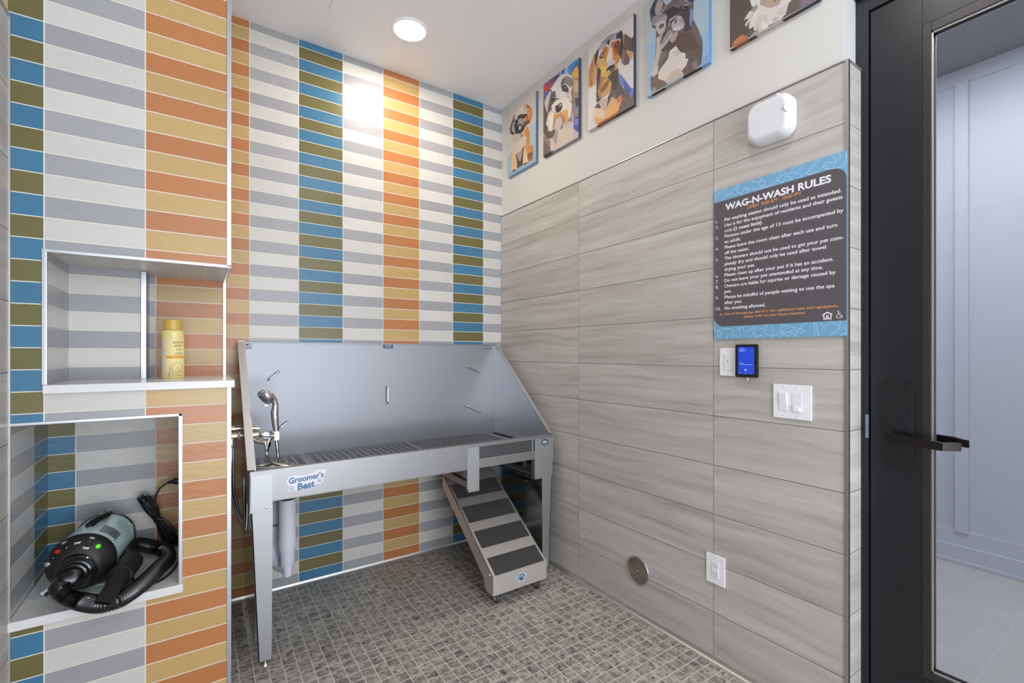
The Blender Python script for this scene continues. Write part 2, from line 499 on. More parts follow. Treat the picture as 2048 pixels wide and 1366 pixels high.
class MB:
    def __init__(self):
        self.bm = bmesh.new()

    def _merge(self, b, mi=0, mtx=None):
        if mtx is not None:
            bmesh.ops.transform(b, matrix=mtx, verts=b.verts)
        vm = {}
        for v in b.verts:
            vm[v] = self.bm.verts.new(v.co)
        for f in b.faces:
            try:
                nf = self.bm.faces.new([vm[v] for v in f.verts])
                nf.material_index = mi
            except ValueError:
                pass
        b.free()

    def box(self, lo, hi, mi=0, bev=0.0, mtx=None, seg=2):
        b = bmesh.new()
        bmesh.ops.create_cube(b, size=1.0)
        lo, hi = [min(a, c) for a, c in zip(lo, hi)], [max(a, c) for a, c in zip(lo, hi)]
        for v in b.verts:
            v.co = Vector([lo[i] + (v.co[i] + 0.5) * (hi[i] - lo[i]) for i in range(3)])
        if bev:
            bmesh.ops.bevel(b, geom=list(b.edges), offset=bev, segments=seg, profile=0.5, affect='EDGES')
        self._merge(b, mi, mtx)
        return self

    def prism(self, pts, axis, a, b_, mi=0, bev=0.0, mtx=None):
        """polygon pts in the plane normal to axis, extruded a..b along it"""
        b = bmesh.new()
        i = 'xyz'.index(axis)
        o = [k for k in range(3) if k != i]

        def mk(p, w):
            c = [0, 0, 0]
            c[i] = w
            c[o[0]], c[o[1]] = p
            return b.verts.new(c)
        A = [mk(p, a) for p in pts]
        B = [mk(p, b_) for p in pts]
        b.faces.new(A)
        b.faces.new(B[::-1])
        n = len(pts)
        for k in range(n):
            b.faces.new([A[k], B[k], B[(k + 1) % n], A[(k + 1) % n]])
        bmesh.ops.recalc_face_normals(b, faces=b.faces)
        if bev:
            bmesh.ops.bevel(b, geom=list(b.edges), offset=bev, segments=2, profile=0.5, affect='EDGES')
        self._merge(b, mi, mtx)
        return self

    def cyl(self, p0, p1, r0, r1=None, seg=24, mi=0):
        r1 = r0 if r1 is None else r1
        return self.lathe(p0, Vector(p1) - Vector(p0), [(0, 0), (r0, 0), (r1, 1), (0, 1)], seg, mi, rel=True)

    def lathe(self, origin, axis, prof, seg=32, mi=0, rel=False):
        """profile of (radius, distance along axis)"""
        origin, axis = Vector(origin), Vector(axis)
        L = axis.length if rel else 1.0
        ax = axis.normalized()
        s = ax.orthogonal().normalized()
        t = ax.cross(s)
        b = self.bm
        rings = []
        for r, h in prof:
            c = origin + ax * (h * L)
            if r < 1e-7:
                rings.append([b.verts.new(c)])
            else:
                rings.append([b.verts.new(c + (s * math.cos(2 * PI * k / seg) + t * math.sin(2 * PI * k / seg)) * r) for k in range(seg)])
        fs = []
        for A, B in zip(rings, rings[1:]):
            for k in range(seg):
                q = []
                for v in (A[k % len(A)], A[(k + 1) % len(A)], B[(k + 1) % len(B)], B[k % len(B)]):
                    if v not in q:
                        q.append(v)
                if len(q) > 2:
                    f = b.faces.new(q)
                    f.material_index = mi
        return self

    def tube(self, pts, r, seg=12, mi=0, caps=True, closed=False):
        """r: number or function(i, s) -> radius"""
        b = self.bm
        P = [Vector(p) for p in pts]
        n = len(P)
        tang = []
        for i in range(n):
            a = P[i - 1] if (i or closed) else P[0]
            c = P[(i + 1) % n] if (i < n - 1 or closed) else P[-1]
            tang.append((c - a).normalized())
        nrm = tang[0].orthogonal().normalized()
        rings = []
        s = 0.0
        for i in range(n):
            if i:
                s += (P[i] - P[i - 1]).length
                nrm = (nrm - tang[i] * nrm.dot(tang[i])).normalized()
            bn = tang[i].cross(nrm)
            rr = r(i, s) if callable(r) else r
            rings.append([b.verts.new(P[i] + (nrm * math.cos(2 * PI * k / seg) + bn * math.sin(2 * PI * k / seg)) * rr) for k in range(seg)])
        pairs = list(zip(rings, rings[1:]))
        if closed:
            pairs.append((rings[-1], rings[0]))
        for A, B in pairs:
            for k in range(seg):
                f = b.faces.new([A[k], A[(k + 1) % seg], B[(k + 1) % seg], B[k]])
                f.material_index = mi
        if caps and not closed:
            for R in (rings[0], rings[-1]):
                f = b.faces.new(R)
                f.material_index = mi
        return self

    def poly(self, pts, mi=0):
        f = self.bm.faces.new([self.bm.verts.new(p) for p in pts])
        f.material_index = mi
        return self

    def build(self, name, mats, parent=None, origin=None, angle=40):
        if not isinstance(mats, (list, tuple)):
            mats = [mats]
        bmesh.ops.recalc_face_normals(self.bm, faces=self.bm.faces)
        me = bpy.data.meshes.new(name)
        if parent is not None:
            org = ORG[parent.name]
        elif origin is not None:
            org = Vector(origin)
        else:
            org = Vector((0, 0, 0))
        bmesh.ops.translate(self.bm, vec=-org, verts=self.bm.verts)
        self.bm.to_mesh(me)
        self.bm.free()
        for m_ in mats:
            me.materials.append(M[m_] if isinstance(m_, str) else m_)
        me.shade_smooth()
        me.set_sharp_from_angle(angle=math.radians(angle))
        o = bpy.data.objects.new(name, me)
        COL.objects.link(o)
        wn = o.modifiers.new('weighted_normals', 'WEIGHTED_NORMAL')
        wn.keep_sharp = True
        wn.weight = 100
        ORG[o.name] = org
        if parent is not None:
            o.parent = parent
        else:
            o.location = org
        return o


ORG = {}


def thing(name, label, cat, loc, group=None):
    o = bpy.data.objects.new(name, None)
    o.empty_display_size = 0.05
    o.location = loc
    COL.objects.link(o)
    ORG[o.name] = Vector(loc)
    tag(o, label, cat, group)
    return o


def tag(o, label=None, cat=None, group=None):
    if label:
        o['label'] = label
    if cat:
        o['category'] = cat
    if group:
        o['group'] = group
    return o


def struct(o):
    o['kind'] = 'structure'
    return o


WALL_R = Matrix(((0, 0, -1, 0), (-1, 0, 0, 0), (0, 1, 0, 0), (0, 0, 0, 1)))   # text plane on the right wall: x->-Y, y->+Z, out->-X
FRONT = Matrix(((1, 0, 0, 0), (0, 0, -1, 0), (0, 1, 0, 0), (0, 0, 0, 1)))     # text plane facing -Y


def add_text(mb, body, mtx, x, y, size, width=None, mi=0, bold=0.0, shear=0.0, depth=0.0004, align='LEFT', spacing=1.0, arc=None):
    """write text into mb: mtx maps the text plane into the world; x, y baseline start in that plane"""
    cu = bpy.data.curves.new('txt', 'FONT')
    cu.body = body
    cu.size = size
    cu.offset = bold * size
    cu.shear = shear
    cu.extrude = depth / 2
    cu.resolution_u = 3
    cu.space_character = spacing
    ob = bpy.data.objects.new('txt', cu)
    COL.objects.link(ob)
    bpy.context.view_layer.update()
    dg = bpy.context.evaluated_depsgraph_get()
    ev = ob.evaluated_get(dg)
    me = ev.to_mesh()
    b = bmesh.new()
    b.from_mesh(me)
    ev.to_mesh_clear()
    bpy.data.objects.remove(ob)
    bpy.data.curves.remove(cu)
    xs = [v.co.x for v in b.verts]
    x0, x1 = min(xs), max(xs)
    k = (width / (x1 - x0)) if width else 1.0
    sh = {'LEFT': 0.0, 'CENTER': -(x1 - x0) * k / 2}[align]
    for v in b.verts:
        v.co.x = (v.co.x - x0) * k + x + sh
        v.co.y += y
        v.co.z += depth / 2
        if arc:
            v.co.y += arc(v.co.x)
    mb._merge(b, mi, mtx)
    return k


def flat(mb, pts, mtx, w, mi=0, depth=0.0):
    """polygon in a text plane at height w (thin prism when depth)"""
    if depth:
        mb.prism(pts, 'z', w, w + depth, mi, mtx=mtx)
    else:
        mb.poly([mtx @ Vector((p[0], p[1], w)) for p in pts], mi)


def rrect(x0, y0, x1, y1, r, n=6, corners=(1, 1, 1, 1)):
    """rounded rectangle; corners: br, tr, tl, bl"""
    out = []
    for (cx, cy, a0, on, px, py) in ((x1 - r, y0 + r, -PI / 2, corners[0], x1, y0), (x1 - r, y1 - r, 0, corners[1], x1, y1),
                                     (x0 + r, y1 - r, PI / 2, corners[2], x0, y1), (x0 + r, y0 + r, PI, corners[3], x0, y0)):
        if on:
            out += [(cx + r * math.cos(a0 + PI / 2 * k / n), cy + r * math.sin(a0 + PI / 2 * k / n)) for k in range(n + 1)]
        else:
            out.append((px, py))
    return out


def circle(cx, cy, r, n=24, ry=None, rot=0.0):
    ry = r if ry is None else ry
    out = []
    for k in range(n):
        a = 2 * PI * k / n
        x, y = r * math.cos(a), ry * math.sin(a)
        out.append((cx + x * math.cos(rot) - y * math.sin(rot), cy + x * math.sin(rot) + y * math.cos(rot)))
    return out


def ribbon(mb, pts, width, mtx, w, mi=0, depth=0.0003):
    """thin line of constant width drawn in a text plane"""
    P = [Vector((p[0], p[1])) for p in pts]
    n = len(P)
    L, R = [], []
    for i in range(n):
        t = (P[min(i + 1, n - 1)] - P[max(i - 1, 0)])
        t = t.normalized() if t.length > 1e-9 else Vector((1, 0))
        nn = Vector((-t.y, t.x)) * width / 2
        L.append(P[i] + nn)
        R.append(P[i] - nn)
    for i in range(n - 1):
        mb.poly([mtx @ Vector((q.x, q.y, w + depth)) for q in (L[i], L[i + 1], R[i + 1], R[i])], mi)


def sp2(pts, n=8):
    return [(v.x, v.y) for v in smooth_path([(a, b, 0) for a, b in pts], n)]

ART={'shih':[('cfc3bb',[3,452,326,438,326,1,3,1]),('c4c4c2',[3,261,72,289,292,252,326,250,326,1,3,1]),('a9bdc6',[248,253,326,255,326,1,248,107]),('9fb6c8',[3,146,80,168,292,133,326,141,326,1,3,1]),('8fb0cd',[3,41,166,40,326,49,326,1,3,1]),('d8a774',[80,285,241,265,256,156,241,28,80,29,44,27,40,156]),('c98a4e',[204,236,237,258,259,214,263,136,226,145]),('cf8f52',[212,151,277,126,306,60,241,23,226,115]),('c98449',[259,133,295,111,302,70,270,69,248,120]),('a86a3c',[241,84,295,68,292,27,245,24]),('7c5640',[237,81,277,79,295,64,285,51,241,49]),('cdbfb4',[60,235,112,251,182,237,226,193,212,151,159,126,72,135,44,168]),('c2b4ab',[64,274,151,253,197,222,166,199,80,218]),('d9b98e',[48,139,88,139,112,85,116,22,64,21,40,38]),('5d4a42',[100,121,151,125,197,148,185,95,182,26,116,26,112,85]),('a89a92',[104,133,159,126,182,131,159,69,139,67]),('e2c29b',[197,135,226,72,248,21,185,20,189,94]),('4a3a34',[64,32,88,31,96,17,64,18]),('4a3a34',[193,31,226,30,237,22,193,20]),('8b7d78',[88,406,143,398,136,299,72,280,40,292,24,331,64,391]),('5f514d',[88,408,80,385,64,373,32,341,28,325,44,291,72,271,80,322,72,365]),('4a3d3b',[32,318,56,291,88,291,80,272,56,275,32,300]),('ac9fa2',[64,355,88,354,88,282,64,292,48,321]),('ddd0c2',[96,414,182,425,226,388,234,341,174,354,128,360,88,368]),('cdb9a3',[182,421,219,417,234,358,197,366]),('b06c3c',[208,422,256,388,285,349,285,307,256,276,219,291,226,340,237,370]),('cf935c',[234,389,277,352,277,314,248,292,237,335]),('70402e',[204,302,256,297,259,274,234,276,204,271]),('4b3a37',[120,377,151,377,226,349,223,303,182,329,128,342]),('5b4c49',[88,354,128,356,204,328,204,271,159,246,96,268,80,322]),('a39aa0',[128,351,166,346,197,322,189,286,159,312,128,316]),('37302f',[96,315,132,310,139,280,174,266,204,284,197,257,159,246,100,269]),('b4aeb6',[136,299,159,303,166,278,147,272,134,282]),('262020',[98,355,120,350,124,337,104,339]),('262020',[182,364,204,358,204,339,185,342]),('c9c2c4',[186,358,194,358,194,351,187,352]),('e0a060',[193,328,219,334,226,314,204,306]),('7f7370',[159,241,178,231,189,209,175,221,159,219])],'sheep':[('5a6cb0',[4,454,326,443,326,1,4,1]),('c8503a',[4,447,91,423,76,393,4,403]),('a2506e',[7,454,120,446,120,409,38,416]),('7d4a6c',[54,454,113,452,128,419,84,422]),('38406f',[110,447,167,453,149,422,120,414]),('8f9fc8',[153,448,192,451,192,420,157,428]),('3c4c92',[178,447,206,454,199,425,185,423]),('9db4d8',[206,451,260,448,240,405,199,425]),('5f84c4',[240,445,280,451,267,395,233,408]),('3d88cc',[280,451,326,445,326,396,313,434,260,390,247,401]),('2f4f9a',[260,394,313,434,326,405,326,388,312,417,273,379]),('e0aa48',[263,388,312,417,326,384,326,331,287,355]),('b98260',[287,355,326,336,326,318,287,346]),('cda777',[280,349,326,318,326,253,280,278]),('a08a72',[280,278,326,257,326,218,280,243]),('7d6f68',[280,243,326,223,326,183,306,169,280,216]),('433c40',[300,234,326,222,326,187,310,170]),('8d847e',[280,216,310,172,326,183,326,114,287,134]),('4e4a60',[300,128,326,118,326,101,306,112]),('7b78c4',[293,118,326,105,326,70,287,85]),('4252a8',[283,82,326,75,326,44,316,16,293,60]),('8a7e7a',[4,360,69,396,120,414,149,427,240,405,280,362,287,275,280,216,287,134,287,45,192,1,4,1]),('bdb2b4',[4,139,76,176,280,110,287,63,326,26,326,1,4,1]),('cdbdb2',[106,113,273,100,287,10,192,1,84,9,69,47]),('c4bcc2',[240,109,287,98,280,79,240,95]),('5e4f4c',[4,360,69,396,128,368,120,297,54,261,38,192,54,138,120,130,113,87,46,94,4,153]),('8d807c',[23,361,69,387,84,371,46,322,31,271]),('6f625c',[4,139,69,76,76,1,4,1]),('8a7c76',[4,139,38,116,76,49,69,38,4,105]),('a3958e',[91,86,128,118,149,105,128,25,106,62]),('d8d4d4',[120,414,149,427,192,424,240,405,280,362,280,314,260,288,273,228,213,274,120,316,117,360,69,392,98,401]),('c6c4c8',[15,345,61,381,84,375,54,309,42,257,15,326]),('e4e0dc',[84,389,120,400,142,334,128,322,91,367]),('8b8080',[171,352,185,400,226,398,273,361,280,327,260,310,213,360]),('6d6262',[171,380,192,397,213,396,192,347,185,328]),('4c4240',[178,354,213,355,240,319,253,255,233,273,213,310,185,328]),('5d504c',[270,336,280,345,279,310,268,324]),('6a5c58',[84,366,120,362,128,322,106,304,69,278,54,295,69,340]),('362c2a',[84,333,106,337,117,318,102,306,84,312]),('e8e4e0',[100,332,109,328,106,323,98,327]),('2f2624',[202,337,216,339,225,329,216,322,204,328]),('e8e4e0',[209,338,217,334,215,329,208,333]),('c9bab0',[213,305,247,294,260,234,233,264]),('e2dbd4',[120,297,178,292,240,261,273,210,267,160,247,133,226,177,185,205,128,211,91,255,84,286]),('d9cfc4',[54,252,113,259,135,203,113,161,84,126,61,154,31,195]),('e6ddd0',[61,230,98,242,106,173,84,124,72,159]),('d0a878',[113,236,142,228,135,185,106,173,98,195]),('dca858',[178,208,233,201,240,140,223,111,199,158,171,188]),('c48c50',[128,211,157,208,213,170,226,115,213,138,185,177,120,191]),('8a6248',[185,164,199,149,185,104,174,104,171,128]),('c8bab2',[120,186,171,183,192,151,178,121,149,114,113,133]),('ad7a52',[113,198,128,197,113,152,91,142]),('3d3230',[120,265,139,266,185,250,188,239,178,217,149,213,124,235]),('6a5f5e',[139,266,171,266,186,254,181,243,149,243]),('d6d0cc',[157,254,171,256,181,250,171,245]),('b3a49a',[260,163,273,113,290,106,287,143,270,185]),('4a3c38',[7,13,98,8,102,1,11,1])],'dach':[('d6d0ce',[4,454,326,443,326,1,6,1]),('dfd8d4',[7,217,70,232,63,128,7,1]),('c29268',[7,336,53,406,66,345,77,301,56,233,21,231,4,244]),('b97f50',[21,349,49,374,56,331,28,286,7,277]),('cf9f72',[49,334,75,302,63,230,42,230]),('a9693a',[18,252,32,284,39,242,28,239]),('463a3c',[56,394,83,418,87,402,70,343,70,314,53,362]),('a8a4aa',[83,413,110,437,162,441,243,417,243,376,175,401,143,400,83,394]),('8d8b96',[110,428,156,435,200,428,181,406,136,413]),('3f3e58',[213,417,243,413,246,374,210,395]),('33303c',[143,409,159,419,169,404,159,386]),('c78a4c',[83,365,143,395,156,374,181,392,231,378,243,358,243,280,219,256,213,232,143,220,97,267,73,322,77,349]),('b4622f',[181,392,231,378,240,337,234,299,206,309,181,360]),('8f4a26',[200,354,240,350,243,307,225,304]),('d9a56c',[77,359,117,347,136,308,117,280,83,317]),('b5733c',[117,395,143,395,149,368,130,355,110,384]),('e0c050',[97,305,136,294,143,243,117,230,100,265]),('d2aa62',[117,261,156,251,162,220,123,225]),('e3d2bc',[149,339,169,381,185,358,188,310,175,298,143,305,130,274]),('c9c5cb',[156,308,181,308,203,283,200,268,169,277,143,277]),('382e30',[143,267,162,276,203,269,200,252,175,246,156,249]),('e8e2dc',[151,256,167,255,164,247,155,250]),('caa25c',[200,266,219,265,219,238,200,229]),('7e5a48',[169,254,206,253,200,229,181,219]),('3a2c2c',[93,365,107,377,123,370,123,349,107,345,93,355]),('b9a9a4',[100,363,110,370,119,365,117,355,107,353]),('33262a',[203,369,222,372,234,365,234,356,219,344,203,350]),('9c94a4',[210,363,219,365,224,359,218,354]),('3d3436',[237,416,246,418,258,390,261,307,243,271,231,305,243,362]),('b98a5c',[255,397,270,379,261,316,258,349]),('6c5550',[258,318,270,386,314,336,317,268,279,297,303,240,297,220,273,223,249,249,246,288]),('8a6c62',[246,278,261,316,273,296,267,226,252,248]),('4e3c3c',[314,336,326,341,326,266,317,268]),('c99d6c',[276,296,314,267,326,266,326,248,317,241,308,232]),('4b4038',[77,315,103,287,100,231,77,199,70,251]),('4a4244',[70,246,93,244,97,185,70,154,83,124,103,134,70,130]),('4b4347',[66,180,83,191,103,134,83,124,70,149]),('b27c46',[97,262,149,217,169,193,117,147,90,140,77,185,97,233]),('c99a62',[117,228,181,205,175,138,123,134,103,134,110,183]),('8c5e38',[97,185,143,206,169,207,149,174,110,159]),('4a4040',[149,226,225,235,231,149,200,117,149,65,130,60,149,113,175,138,181,182]),('6b5c60',[175,134,249,140,261,89,213,79,181,112]),('7080c0',[231,208,258,172,314,86,326,88,326,44,297,54,261,125,231,149]),('5060a8',[258,163,314,82,294,60,267,113]),('6a5a58',[231,149,267,109,314,42,326,57,326,1,206,1,243,51,213,84]),('5b4f52',[200,136,243,143,273,70,243,70,213,84]),('4e4244',[53,108,83,121,107,94,100,82]),('bfae9e',[83,124,110,131,156,110,143,59,130,55,103,86]),('d2a882',[181,110,213,79,243,88,255,64,237,36,206,3,143,7,136,52]),('e3a866',[143,49,194,69,237,59,231,20,200,1,130,7]),('cb7a3a',[213,79,252,84,255,64,225,50]),('e2c4a0',[53,108,103,81,136,47,117,13,70,13,49,66]),('dba368',[53,59,117,22,149,13,200,1,77,1,63,21]),('a65a2c',[77,10,231,11,231,1,83,1]),('d89a58',[63,45,90,19,83,1,70,8])],'french':[('a9bcca',[3,454,326,403,326,1,3,1]),('9ab8d6',[3,248,56,239,56,6,3,1]),('92b4d8',[258,126,326,137,326,1,290,1]),('83a8cc',[290,33,326,33,326,1,290,1]),('6a5f63',[52,321,110,371,210,386,254,300,251,226,276,167,296,104,296,61,290,8,203,1,77,43,35,2,24,34,22,70,31,115,52,193,54,278]),('c3b8b2',[56,253,81,253,77,200,89,177,65,118,27,110,39,145,56,191]),('5f5258',[18,407,48,444,89,411,110,374,85,356,61,354,31,358,27,333,20,375]),('a99a9c',[48,396,69,431,94,398,89,370,65,351,48,372]),('463c42',[20,406,39,432,52,428,48,392,52,352,31,347]),('93868a',[31,365,52,362,81,358,69,338,48,323,31,327]),('5c4e50',[29,330,52,314,52,299,35,314]),('a69a9c',[52,321,89,343,157,348,180,340,126,317,110,297,106,259,89,207,77,211,81,253,56,287]),('c0b4b2',[54,320,85,318,106,306,110,280,89,255,69,263,54,296]),('8b7e82',[85,345,122,347,149,340,122,330,94,327]),('3e3638',[89,350,149,346,195,324,188,293,149,300,122,290,118,279,110,297,118,316,110,334]),('75696e',[149,346,180,347,225,338,240,296,210,315,188,322,176,319]),('8f8cae',[203,339,240,347,254,300,240,296,225,312]),('46405c',[210,353,258,336,261,302,243,300,225,318]),('4c4246',[188,309,232,291,243,233,240,187,210,192,195,226,210,237,195,269,180,294]),('8796b8',[240,280,251,261,249,224,236,199,234,239]),('b5aaae',[130,298,165,292,195,269,210,227,203,212,180,216,149,233,142,255,126,271,126,287]),('d0c4c4',[149,247,188,234,184,217,161,227,149,233]),('5a4f52',[130,288,165,287,173,281,146,276,134,266]),('2f292b',[157,269,165,277,169,265,159,258]),('2f292b',[132,274,138,275,140,262,134,263]),('a0949a',[176,270,199,260,207,239,188,244]),('b8acac',[73,203,106,225,149,233,142,218,110,189,81,181]),('9d9092',[89,221,122,250,146,242,122,216,94,198]),('3c3432',[77,212,94,249,114,264,110,253,89,221,81,208]),('5a4a45',[81,181,122,196,161,200,180,209,210,185,188,120,165,159,138,147,110,159]),('ac9c92',[132,210,146,222,169,221,175,206,157,179,142,183,132,197]),('40362f',[71,296,81,304,96,297,100,286,89,280,75,287]),('8e7c3c',[79,294,85,298,94,293,92,284,83,286]),('1a1616',[85,294,90,293,89,288,85,290]),('1c1818',[199,305,210,308,225,301,227,291,214,286,201,291]),('d0c8c8',[206,299,211,300,213,296,207,294]),('c0b2b0',[210,311,232,301,225,300,210,307]),('5d4e48',[169,176,210,192,261,156,296,98,293,63,214,99,184,122]),('6f615c',[261,197,293,119,296,79,276,97,254,160]),('675852',[214,105,296,73,290,11,261,1,258,18,232,63,214,73]),('857670',[247,40,272,36,272,11,258,1,247,17]),('7c6f6c',[65,125,81,171,118,161,110,128,94,110,73,104]),('6a5a55',[85,128,126,147,118,124,94,103]),('d8cec6',[75,92,122,122,130,151,165,157,184,119,214,96,214,73,229,65,218,39,195,28,203,4,110,11,102,31,65,56,69,82]),('c6bdba',[146,143,184,125,188,107,157,113]),('c4b6ac',[110,24,134,49,169,54,203,27,205,2,114,9]),('d9ccc2',[65,56,94,83,122,68,110,27,89,34]),('6c5c54',[195,28,225,45,258,1,258,2,209,1]),('75665e',[22,81,48,85,69,54,106,26,118,3,69,6,35,9,27,40]),('a8988e',[39,31,54,20,52,1,31,7]),('c9beb6',[31,115,56,133,69,109,65,80,39,79,24,94])],'white':[('665852',[1,372,319,145,319,1,1,5]),('5a4c46',[1,334,98,265,80,24,1,15]),('6b5e66',[259,87,319,48,319,1,259,4]),('7a6c7c',[265,83,319,64,319,4,268,9]),('d3ccc8',[69,322,250,194,237,52,226,47,216,14,198,4,151,8,123,1,98,23,102,94,88,146]),('c9bdb4',[80,260,137,221,130,119,91,117,77,172]),('d8d4d2',[84,167,127,139,116,105,109,120,98,113,91,119]),('ab9a8c',[130,155,215,100,193,62,165,68,146,81,122,107]),('b39a86',[143,164,183,137,178,78,162,75,148,82,144,100]),('8a6d5e',[172,110,185,102,180,81,173,85]),('2f2828',[102,252,130,243,137,213,116,217]),('2f2828',[188,192,215,174,211,156,193,165]),('322a2a',[144,174,178,151,175,129,162,129,148,149]),('c5b8ae',[84,105,102,110,115,99,98,84,89,93]),('a39488',[98,113,109,118,115,101,102,89,86,104]),('d2c8c0',[58,85,82,107,98,89,80,81]),('c3b6ae',[63,66,80,82,98,91,84,67,69,51]),('d6cec8',[78,40,84,69,100,90,115,99,113,31,100,22,97,38,88,36]),('cbc0b8',[102,44,116,69,151,53,151,18,123,14,106,24]),('bdb0a8',[168,22,182,30,195,22,188,8,172,11]),('d6ccc4',[151,53,215,64,224,49,215,16,193,17,168,33,155,23]),('cabdb9',[177,41,221,48,216,16,193,21]),('dcd6d0',[123,28,134,39,155,8,151,1,130,6]),('a09692',[84,6,120,26,113,13,130,4,106,1]),('c4bab6',[113,13,130,10,132,3,120,1]),('b06a48',[11,10,16,26,52,33,77,10,77,1,24,1]),('bf7a54',[18,23,50,31,69,13,43,11,20,11]),('8f5638',[24,3,77,3,77,1,31,1])]}

# ================================================================ THE SETTING
XL, YF = -2.25, -5.0          # left wall, rear (behind camera) wall
BX, BY = -1.70, -0.86         # free corner of the tiled block
WT = 2.269                    # top of the wood-look tile

struct(MB().box((-2.4, YF - 0.1, -0.1), (0.30, 0.12, 0.0)).build('floor', 'floor'))
struct(MB().box((-2.4, YF - 0.1, CEIL), (0.30, 0.12, CEIL + 0.1)).build('ceiling', 'ceil'))
struct(MB().box((-2.4, 0.0, 0.0), (0.20, 0.12, CEIL)).build('wall_back', 'tile_back'))

# right wall: wood-look tile below, paint above, returns into the door opening
DY0, DY1 = -2.139, -3.20      # door opening
mb = MB()
mb.box((0.0, DY0, 0.0), (0.11, 0.0, WT), 0)
mb.box((0.008, -2.122, WT), (0.11, 0.0, CEIL), 1)
mb.box((0.11, -2.122, 0.0), (0.20, 0.0, CEIL), 1)
mb.box((0.008, DY0, 2.56), (0.20, -2.122, CEIL), 1)
mb.box((0.008, DY1, 2.56), (0.20, DY0, CEIL), 1)
mb.box((0.008, YF, 0.0), (0.20, DY1, CEIL), 1)
o = mb.build('wall_right', ['wood', 'paint', 'wood_end'])
for f in o.data.polygons:
    if f.material_index == 0 and abs(f.normal.y) > 0.9:
        f.material_index = 2
struct(o)

# left wall: subway tile inside the block, wood tile in front of it
mb = MB()
mb.box((-2.35, BY, 0.0), (XL, 0.0, CEIL), 0)
mb.box((-2.35, YF, 0.0), (XL + 0.002, BY, WT), 1)
mb.box((-2.35, YF, WT), (XL - 0.006, BY, CEIL), 2)
struct(mb.build('wall_left', ['tile_side', 'wood', 'paint']))

# rear wall with the daylight window behind the camera
mb = MB()
mb.box((-2.35, YF - 0.1, 0.0), (0.2, YF, 0.15))
mb.box((-2.35, YF - 0.1, 2.85), (0.2, YF, CEIL))
mb.box((-2.35, YF - 0.1, 0.15), (-2.2, YF, 2.85))
mb.box((0.0, YF - 0.1, 0.15), (0.2, YF, 2.85))
struct(mb.build('wall_front', 'paint'))
mb = MB()
for lo, hi in (((-2.2, 0.15), (-2.15, 2.85)), ((-0.05, 0.15), (0.0, 2.85)), ((-2.15, 0.15), (-0.05, 0.20)), ((-2.15, 2.80), (-0.05, 2.85)), ((-1.12, 0.2), (-1.08, 2.8))):
    mb.box((lo[0], YF - 0.07, lo[1]), (hi[0], YF - 0.02, hi[1]))
struct(mb.build('window_1', 'bronze'))

# tiled block with the two niches
N1, N2 = (0.512, 1.080), (1.197, 1.600)
mb = MB()
mb.box((XL, BY, 0), (BX, 0, 0.484))
mb.box((XL, -0.44, 0.484), (BX, 0, 1.080))
mb.box((-1.845, BY, 0.484), (BX, -0.44, 1.080))
mb.box((XL, BY, 1.080), (BX, 0, 1.171))
mb.box((XL, -0.44, 1.171), (BX, 0, 1.60))
mb.box((XL, BY, 1.171), (-2.170, -0.44, 1.60))
mb.box((-2.170, -0.58, 1.171), (-1.958, -0.44, 1.60))
mb.box((XL, BY, 1.60), (BX, 0, CEIL))
o = mb.build('wall_block', ['tile_block', 'tile_w', 'tile_b', 'niche_top'])
for f in o.data.polygons:
    c = f.center
    if abs(f.normal.x) > 0.9:
        f.material_index = 2 if abs(c.x + 1.958) < 0.01 else 1
    elif abs(f.normal.z) > 0.9:
        f.material_index = 3
struct(o)

# metal edge trims
TN = [0]


def trim(lo, hi, m_='alu', bev=0.0012):
    TN[0] += 1
    return struct(MB().box(lo, hi, bev=bev).build('trim_%d' % TN[0], m_))


e = 0.004
trim((BX - 0.010, BY - e, 1.600), (BX + e, BY + 0.008, CEIL))            # block free edge, above the niche
trim((BX - 0.010, BY - e, 0.0), (BX + e, BY + 0.008, 1.171))             # block free edge, below
trim((-2.170, BY - e, 1.596), (BX + e, BY + 0.006, 1.606))               # upper niche head
trim((BX - 0.006, BY, 1.596), (BX + e, -0.44, 1.604))                    # upper niche side head
trim((-2.180, BY - e, 1.197), (-2.168, BY + 0.006, 1.606))               # upper niche left jamb
trim((-1.972, -0.588, 1.197), (-1.956, -0.574, 1.598))                   # inner corner of the shallow part
trim((BX - 0.008, -0.448, 1.197), (BX + e, -0.432, 1.600))               # rear free edge of the niche
trim((XL + 0.003, BY - e, 1.079), (-1.838, BY + 0.006, 1.088))           # lower niche head
trim((-1.849, BY - e, 0.512), (-1.838, BY + 0.006, 1.088))               # lower niche right jamb
trim((XL + 0.001, BY - 0.006, 0.0), (XL + 0.006, BY - 0.001, WT), 'alu_matte', 0)   # joint in the left corner
trim((-0.004, -2.143, 0.0), (0.010, -2.132, WT + 0.004))                 # right wall end
trim((-0.004, -2.132, WT), (0.010, 0.0, WT + 0.005), 'alu')              # top of the wood tile
trim((0.010, -2.143, WT), (0.11, -2.122, WT + 0.005), 'alu_matte')       # top of the return
trim((-2.252, YF, WT), (-2.244, BY, WT + 0.005), 'alu_matte')
trim((-0.003, -0.003, 0.02), (0.0, 0.0, WT), 'alu', 0.0)                 # inside corner


def cove(name, pts_fn, a, b, axis):
    R = 0.020
    prof = [(0, 0), (R, 0)] + [(R - R * math.sin(PI / 2 * k / 6), R - R * math.cos(PI / 2 * k / 6)) for k in range(1, 7)]
    return struct(MB().prism([pts_fn(x, z) for x, z in prof], axis, a, b).build(name, 'alu_matte'))


cove('baseboard_back', lambda d, z: (-d, z), BX, -0.022, 'x')
cove('baseboard_right', lambda d, z: (-d, z), -2.132, 0.0, 'y')

